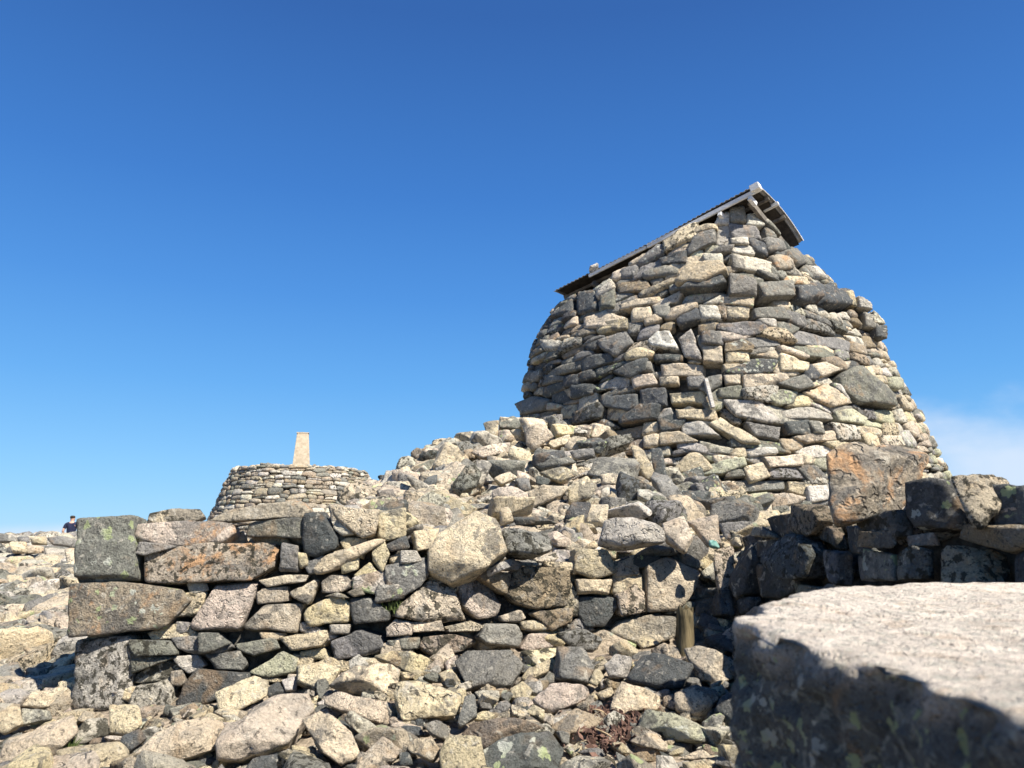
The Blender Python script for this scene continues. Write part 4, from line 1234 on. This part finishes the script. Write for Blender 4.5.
scatter(500, polar(-200, 110, 4.6, 12), lambda: rng.uniform(.06, .14), 'tttllpyg', check=False, sink=.5)
# ground nobody sees from here but a neighbouring camera might
scatter(500, boxs(-7, -.5, 5.6, 14), lambda: rng.uniform(.12, .3), 'tttllpgn', check=False)
scatter(260, boxs(-14, 0, 12, 28), lambda: rng.uniform(.15, .35), 'ttllpgn', check=False)
scatter(260, boxs(2.4, 10, 3.5, 11), lambda: rng.uniform(.14, .3), 'tttllpgn', check=False)
scatter(300, boxs(6, 18, 8, 28), lambda: rng.uniform(.15, .35), 'ttllpgn', check=False)
scatter(160, boxs(-9, -3.5, 0, 5.5), lambda: rng.uniform(.1, .28), 'tttllpgn', check=False)
tr = [r for r in rocks if r['traced']]; au = sorted([r for r in rocks if not r['traced']], key=lambda r: -r['s'])
LIM = 298
named = tr+au[:max(0, LIM-len(tr))]; rest = au[max(0, LIM-len(tr)):]
marks = [r for r in tr if r['label'] and len(r['label']) > 5]
used = {}
def size_word(s): return 'large' if s > 42 else 'medium' if s > 24 else 'small' if s > 13 else 'tiny'
def short(lb):
    cut = 999
    for sepr in (',', ' with ', ' at the ', ' on the ', ' in the ', ' lying ', ' leaning ', ' halfway ', ' high ', ' low ', ' below ', ' behind ', ' beside ', ' under ', ' against ', ' between ', ' left of', ' right of', ' just ', ' directly', ' touching', ' tucked', ' wedged', ' resting', ' half ', ' beneath', ' standing', ' casting', ' sloping', ' bridging', ' tilted', ' nearest'):
        i = lb.find(sepr)
        if i > 8: cut = min(cut, i)
    return lb[:cut]
cntshort = {}
for m in marks: cntshort[short(m['label'])] = cntshort.get(short(m['label']), 0)+1
shp = ['angular', 'blunt', 'wedge shaped', 'flat', 'lumpy']
named.sort(key=lambda r: -r['s'])
for r in named:
    if r['label'] and len(r['label']) > 5: used[r['label']] = 1; continue
    cand = sorted(marks, key=lambda m: math.hypot(m['x']-r['x'], m['y']-r['y']))[:24]
    done = False
    for m in cand:
        sh = short(m['label'])
        if cntshort[sh] > 1: continue
        dx, dy = r['x']-m['x'], r['y']-m['y']; di = math.hypot(dx, dy)
        sd_ = ('upper ' if dy < -.4*di else 'lower ' if dy > .4*di else '')+('left' if dx < 0 else 'right')
        if abs(dx) < .3*di: sd_ = 'upper edge' if dy < 0 else 'lower edge'
        else: sd_ += ' side'
        near_ = 'close to the' if di < m['s']*.9+r['s'] else 'some way off the'
        lb = f"{size_word(r['s'])} {CN[r['c']]} rock {near_} {sd_} of the {sh}"
        if lb not in used and len(lb.split()) <= 16: r['label'] = lb; used[lb] = 1; done = True; break
    if not done:
        m = cand[0]; zone = 'left scree' if r['x'] < 75 else 'rubble slope below the shelter' if r['y'] < 560 else 'scree in front of the sunlit wall'
        r['label'] = f"{size_word(r['s'])} {CN[r['c']]} rock loose among others in the {zone}"; r['share'] = True
        used[r['label']] = used.get(r['label'], 0)+1
for r in named:
    V, T = r['VT']; org = (float(V[:, 0].mean()), float(V[:, 1].mean()), float(V[:, 2].min()))
    o = mesh_obj('boulder' if r['s'] > 36 else 'rock', V, T, STONE, None, org, tint_of(r['c']), fx_of(r['fx']))
    grp = 'rocks of the left scree' if r['x'] < 78 and r['y'] < 770 else 'rocks of the rubble slope below the shelter' if r['y'] < 565 else 'rocks of the scree before the sunlit wall'
    tag(o, r['label'], 'rock', grp)
hp = Heap()
for r in rest: hp.add(r['VT'], tint_of(r['c']), fx_of(r['fx']))
o = hp.build('small_rubble', STONE); tag(o, 'countless small stones filling the gaps between the larger rocks', 'rubble', kind='stuff')
print('named', len(named), 'rest', len(rest), 'shared', sum(1 for v in used.values() if v > 1))
# white rock lying on the roof edge
c = at(594.5, 267, 11.74)
VT = random_rock(c, .10, .08, .045, .3, 3); o = mesh_obj('rock', VT[0], VT[1], STONE, None, tuple(c-np.array([0, 0, .045])), tint_of('w'), fx_of(''))
tag(o, 'small white rock lying on the lower left edge of the metal roof', 'rock')

# ------------------------------------------------------------------ foreground boulder
def big_boulder():
    zt = EYE-.150; planes = []
    def pl(n, p): n = unit(n); planes.append((n, float(n@np.asarray(p, float))))
    pl((.02, -.03, 1), (.6, 1.3, zt-.003))
    pl((-.99, -.125, -.04), (.438, 1.2, zt))
    pl((-.845, .535, .05), (.392, 1.52, zt))
    pl((-.58, .81, .08), (.90, 2.25, zt)); pl((-.05, .98, .1), (1.5, 2.68, zt))
    pl((0, -1, -.05), (.8, .42, zt)); pl((1, 0, 0), (2.5, 1, 0)); pl((.1, .2, -1), (1, 1.5, EYE-1.25))
    pl((-.70, -.09, .70), (.446, 1.2, zt)); pl((-.5, -.7, .2), (.50, .62, zt))
    c = np.array([1.25, 1.45, EYE-.62]); D, T = ico(7)
    L = D*np.array([1, 1.1, .5]); L /= np.linalg.norm(L, axis=1)[:, None]
    n = np.array([p[0] for p in planes]); d = np.array([p[1] for p in planes])-n@c
    inv = np.maximum(L@n.T, 0)/d; q = 60; r = (inv**q).sum(1)**(-1/q); P = c+L*r[:, None]
    nrm = n[np.argmax(inv, 1)]
    side_ = np.clip(-nrm[:, 0], 0, 1); dd = noise3(P*2.6+3)*.020+noise3(P*7+9)*(.014+.034*side_)-np.abs(noise3(P*14+1))*(.010+.022*side_)+noise3(P*40)*(.005+.009*side_)+noise3(P*95)*.0016
    rg = np.abs(noise3(P*np.array([5, 5, 3.2])+20)); side = np.clip(-nrm[:, 0]+.0, 0, 1)
    dd += -np.clip(.16-rg, 0, 1)*.12*side
    ck = np.abs(noise3(P*np.array([3, 6, 3])+40)); crk_ = np.clip((.055-ck)/.055, 0, 1)*np.clip(noise3(P*2.3+70)*4, 0, 1); dd -= crk_*.022*(nrm[:, 2] > .8)
    dd *= np.where(nrm[:, 2] > .8, .62, 1.0)
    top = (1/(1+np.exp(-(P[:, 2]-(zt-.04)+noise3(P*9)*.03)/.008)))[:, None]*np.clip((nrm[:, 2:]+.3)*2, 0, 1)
    tb = np.array([.12, .13, .125, 3.3])*(1-top)+np.array([.78, .69, .58, 3.3])*top  # light painted into the tint: sunlit top pale, shaded side near-black
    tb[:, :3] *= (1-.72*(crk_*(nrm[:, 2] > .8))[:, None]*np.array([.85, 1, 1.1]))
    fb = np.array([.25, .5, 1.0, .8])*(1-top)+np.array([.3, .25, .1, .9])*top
    return P+nrm*dd[:, None], T, tb, fb
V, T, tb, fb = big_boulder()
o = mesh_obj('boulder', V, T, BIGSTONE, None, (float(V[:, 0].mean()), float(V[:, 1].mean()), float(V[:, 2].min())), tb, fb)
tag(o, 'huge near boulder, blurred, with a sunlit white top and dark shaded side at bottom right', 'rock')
# the low bank of stones it rests on
hp = Heap()
for k in range(60):
    p = np.array([rng.uniform(.5, 2.4), rng.uniform(.5, 2.6), EYE-1.02+rng.normal(0, .04)])
    hp.add(random_rock(p, .2, .16, .12, rng.uniform(0, 3), 2), tint_of('g'), fx_of('k'))
o = hp.build('bank_rubble', STONE); tag(o, 'rubble packed beneath the huge near boulder', 'rubble', kind='stuff')

# ------------------------------------------------------------------ wooden stub, bottle, twigs, leaves
base = at(684.5, 647, 4.80)
bm = bmesh.new(); rings = []; nR = 16
for j in range(9):
    f = j/8; zz = base[2]-.12+f*(.335+.0)
    ring = []
    for i in range(nR):
        a = i*2*math.pi/nR; r = .052*(1-.12*f)*(1+.10*math.sin(a*3+1)+.06*math.sin(a*7))
        ring.append(bm.verts.new((base[0]+math.cos(a)*r*1.05+.01*f, base[1]+math.sin(a)*r*.9, zz+(0.02*math.sin(a*2)+.015*math.cos(a*5) if j == 8 else 0))))
    rings.append(ring)
for a, b in zip(rings, rings[1:]):
    for i in range(nR): bm.faces.new((a[i], a[(i+1) % nR], b[(i+1) % nR], b[i]))
bm.faces.new(rings[-1]); bm.verts.index_update()
o = mesh_obj('wooden_stub', np.array([v.co[:] for v in bm.verts]), [tuple(v.index for v in f.verts) for f in bm.faces], OLDWOOD, None, tuple(base-np.array([0, 0, .12])))
bm.free(); tag(o, 'short rotten wooden post stub standing in the inner corner of the walls', 'post')
TWIG = plain('dry_twig', (.25, .18, .10), (.42, .32, .2), 30)
def twig(p, q, r, label):
    p = np.asarray(p); q = np.asarray(q); V = []; Fc = []; n = 7; d = unit(q-p); s = unit(np.cross(d, [0, 0, 1.])); u = np.cross(s, d)
    for j in range(n):
        f = j/(n-1); c = p+(q-p)*f+u*.015*math.sin(f*3.1)+s*.01*math.sin(f*5); rr = r*(1-.6*f)
        for i in range(6): a = i*math.pi/3; V.append(c+(s*math.cos(a)+u*math.sin(a))*rr)
    for j in range(n-1):
        for i in range(6): Fc.append((j*6+i, j*6+(i+1) % 6, j*6+6+(i+1) % 6, j*6+6+i))
    o = mesh_obj('twig', np.array(V), Fc, TWIG, None, tuple(p)); tag(o, label, 'twig', 'dry twigs among the scree')
def gp(px, py, dz=.05):
    g_ = ground_hit(px, py+6); return at(px, py, g_[1])
twig(gp(594, 729), gp(613, 741), .006, 'long thin dry twig on the reddish debris at the bottom')
twig(gp(592, 710), gp(606, 716), .006, 'short dry twig lying above the brown slate slab')
RUST = plain('rusty_flakes', (.06, .035, .028), (.17, .10, .075), 20, .9, bump=.01)
V = []; Fc = []
for k in range(420):
    px, py = rng.normal(607, 17), rng.normal(727, 13)
    if py < 706: continue
    g_ = ground_hit(px, py)
    if g_ is None: continue
    c = g_+np.array([0, 0, rng.uniform(.01, .035)]); a = unit(rng.normal(size=3)); b = unit(np.cross(a, rng.normal(size=3))); s = rng.uniform(.01, .03); nn = np.cross(a, b)*.002
    i0 = len(V); pts = [c+a*s, c+b*s*.6, c-a*s*.8, c-b*s*.5]
    V += [p+nn for p in pts]+[p-nn for p in pts]
    Fc += [(i0, i0+1, i0+2, i0+3), (i0+7, i0+6, i0+5, i0+4)]+[(i0+i, i0+4+i, i0+4+(i+1) % 4, i0+(i+1) % 4) for i in range(4)]
o = mesh_obj('rusty_debris', np.array(V), Fc, RUST, smooth=False); tag(o, 'patch of reddish brown flakes between the stones at the bottom', 'debris', kind='stuff')
# a small wad of green netting on the wall top at the inner corner
GRN = plain('faded_green_cloth', (.10, .22, .19), (.22, .38, .33), 30, .8, bump=.01)
c = at(714.5, 545, 4.98); VT = random_rock(c, .045, .035, .022, .4, 3, q=6, amp=.28)
o = mesh_obj('cloth_scrap', VT[0], VT[1], GRN, None, tuple(c-np.array([0, 0, .022]))); tag(o, 'crumpled faded green scrap caught on the stones above the inner corner', 'scrap')
# grass tufts in crannies
GRASS = plain('grass_blades', (.05, .075, .02), (.12, .15, .05), 40)
V = []; Fc = []
for (px, py, n) in ((62, 748, 60), (400, 612, 24), (392, 610, 24), (717, 409, 14)):
    g_ = ground_hit(px, py+4)
    for k in range(n):
        c = (g_ if py > 700 else wall_s.pt(*wall_s.hit(px, py)) if py > 500 else tower.pt(*tower.hit(px, py)))+rng.normal(0, .03, 3)*np.array([1, .5, .2])
        h_ = rng.uniform(.03, .07); t_ = c+np.array([rng.normal(0, .02), rng.normal(-.01, .02), h_]); w_ = np.array([.003, .001, 0])
        i0 = len(V); V += [c-w_, c+w_, (c+t_)/2+w_*.8+np.array([0, 0, h_*.1]), (c+t_)/2-w_*.8+np.array([0, 0, h_*.1]), t_]; Fc += [(i0, i0+1, i0+2, i0+3), (i0+3, i0+2, i0+4)]
o = mesh_obj('grass', np.array(V), Fc, GRASS, smooth=False); tag(o, 'little tufts of green grass growing in crannies between stones', 'grass', kind='stuff')

# ------------------------------------------------------------------ distant person
def skin_body(name, verts, edges, radii, mat, parent, sub=2):
    me = bpy.data.meshes.new(name); me.from_pydata(verts, edges, []); o = bpy.data.objects.new(name, me); COL.objects.link(o)
    o.parent = parent; me.materials.append(mat)
    sm = o.modifiers.new('skin', 'SKIN'); sm.use_smooth_shade = True
    for i, r in enumerate(radii):
        me.skin_vertices[0].data[i].radius = r if isinstance(r, tuple) else (r, r)
        me.skin_vertices[0].data[i].use_root = (i == 0)
    ss = o.modifiers.new('sub', 'SUBSURF'); ss.levels = sub; ss.render_levels = sub
    return o
SKIN = plain('skin', (.45, .27, .20), (.52, .33, .25), 8, .6); NAVY = plain('navy_shirt', (.012, .016, .04), (.025, .03, .065), 8)
TROU = plain('dark_trousers', (.02, .02, .025), (.04, .04, .045), 8); HAIR = plain('dark_hair', (.02, .015, .012), (.05, .04, .03), 40)
dP = 29.0; pp = at(73.0, 515, dP)
pr_ = empty('person', (pp[0], pp[1], pp[2]-1.76), 'distant person in navy top seen from behind on the skyline, left of corner block', 'person')
pr_.rotation_euler = (0, 0, math.radians(12))
bv = [(0, 0, .96), (0, 0, 1.12), (0, .0, 1.30), (0, 0, 1.43), (0, 0, 1.51), (0, .015, 1.58), (0, .02, 1.66), (0, .01, 1.72),
      (-.19, 0, 1.42), (-.27, -.05, 1.17), (-.25, .12, .98), (-.24, .19, .93),
      (.19, 0, 1.42), (.27, -.05, 1.17), (.25, .12, .98), (.24, .19, .93),
      (-.10, 0, .90), (-.11, .01, .50), (-.12, -.02, .10), (-.12, .10, .03), (-.12, .20, .03),
      (.10, 0, .90), (.12, .03, .50), (.13, -.02, .10), (.13, .10, .03), (.13, .20, .03)]
be = [(0, 1), (1, 2), (2, 3), (3, 4), (4, 5), (5, 6), (6, 7), (3, 8), (8, 9), (9, 10), (10, 11), (3, 12), (12, 13), (13, 14), (14, 15), (0, 16), (16, 17), (17, 18), (18, 19), (19, 20), (0, 21), (21, 22), (22, 23), (23, 24), (24, 25)]
brd = [(.15, .11), (.14, .10), (.16, .11), (.13, .09), .055, .075, .095, .06, .06, .045, .035, .03, .06, .045, .035, .03, .085, .058, .042, .04, .03, .085, .058, .042, .04, .03]
skin_body('body', bv, be, brd, SKIN, pr_)
skin_body('shirt', [bv[0], bv[1], bv[2], (0, 0, 1.44), bv[8], (-.245, -.03, 1.24), bv[12], (.245, -.03, 1.24)], [(0, 1), (1, 2), (2, 3), (3, 4), (4, 5), (3, 6), (6, 7)],
          [(.17, .13), (.165, .12), (.185, .13), (.12, .09), .078, .062, .078, .062], NAVY, pr_)
skin_body('trousers', [(0, 0, .95), bv[16], bv[17], bv[18], bv[21], bv[22], bv[23]], [(0, 1), (1, 2), (2, 3), (0, 4), (4, 5), (5, 6)], [(.165, .125), .10, .075, .06, .10, .075, .06], TROU, pr_)
skin_body('hair', [(0, -.01, 1.62), (0, 0, 1.70), (0, .0, 1.745)], [(0, 1), (1, 2)], [.085, .105, .06], HAIR, pr_)
for o in COL.objects:
    if o.parent is pr_: pass
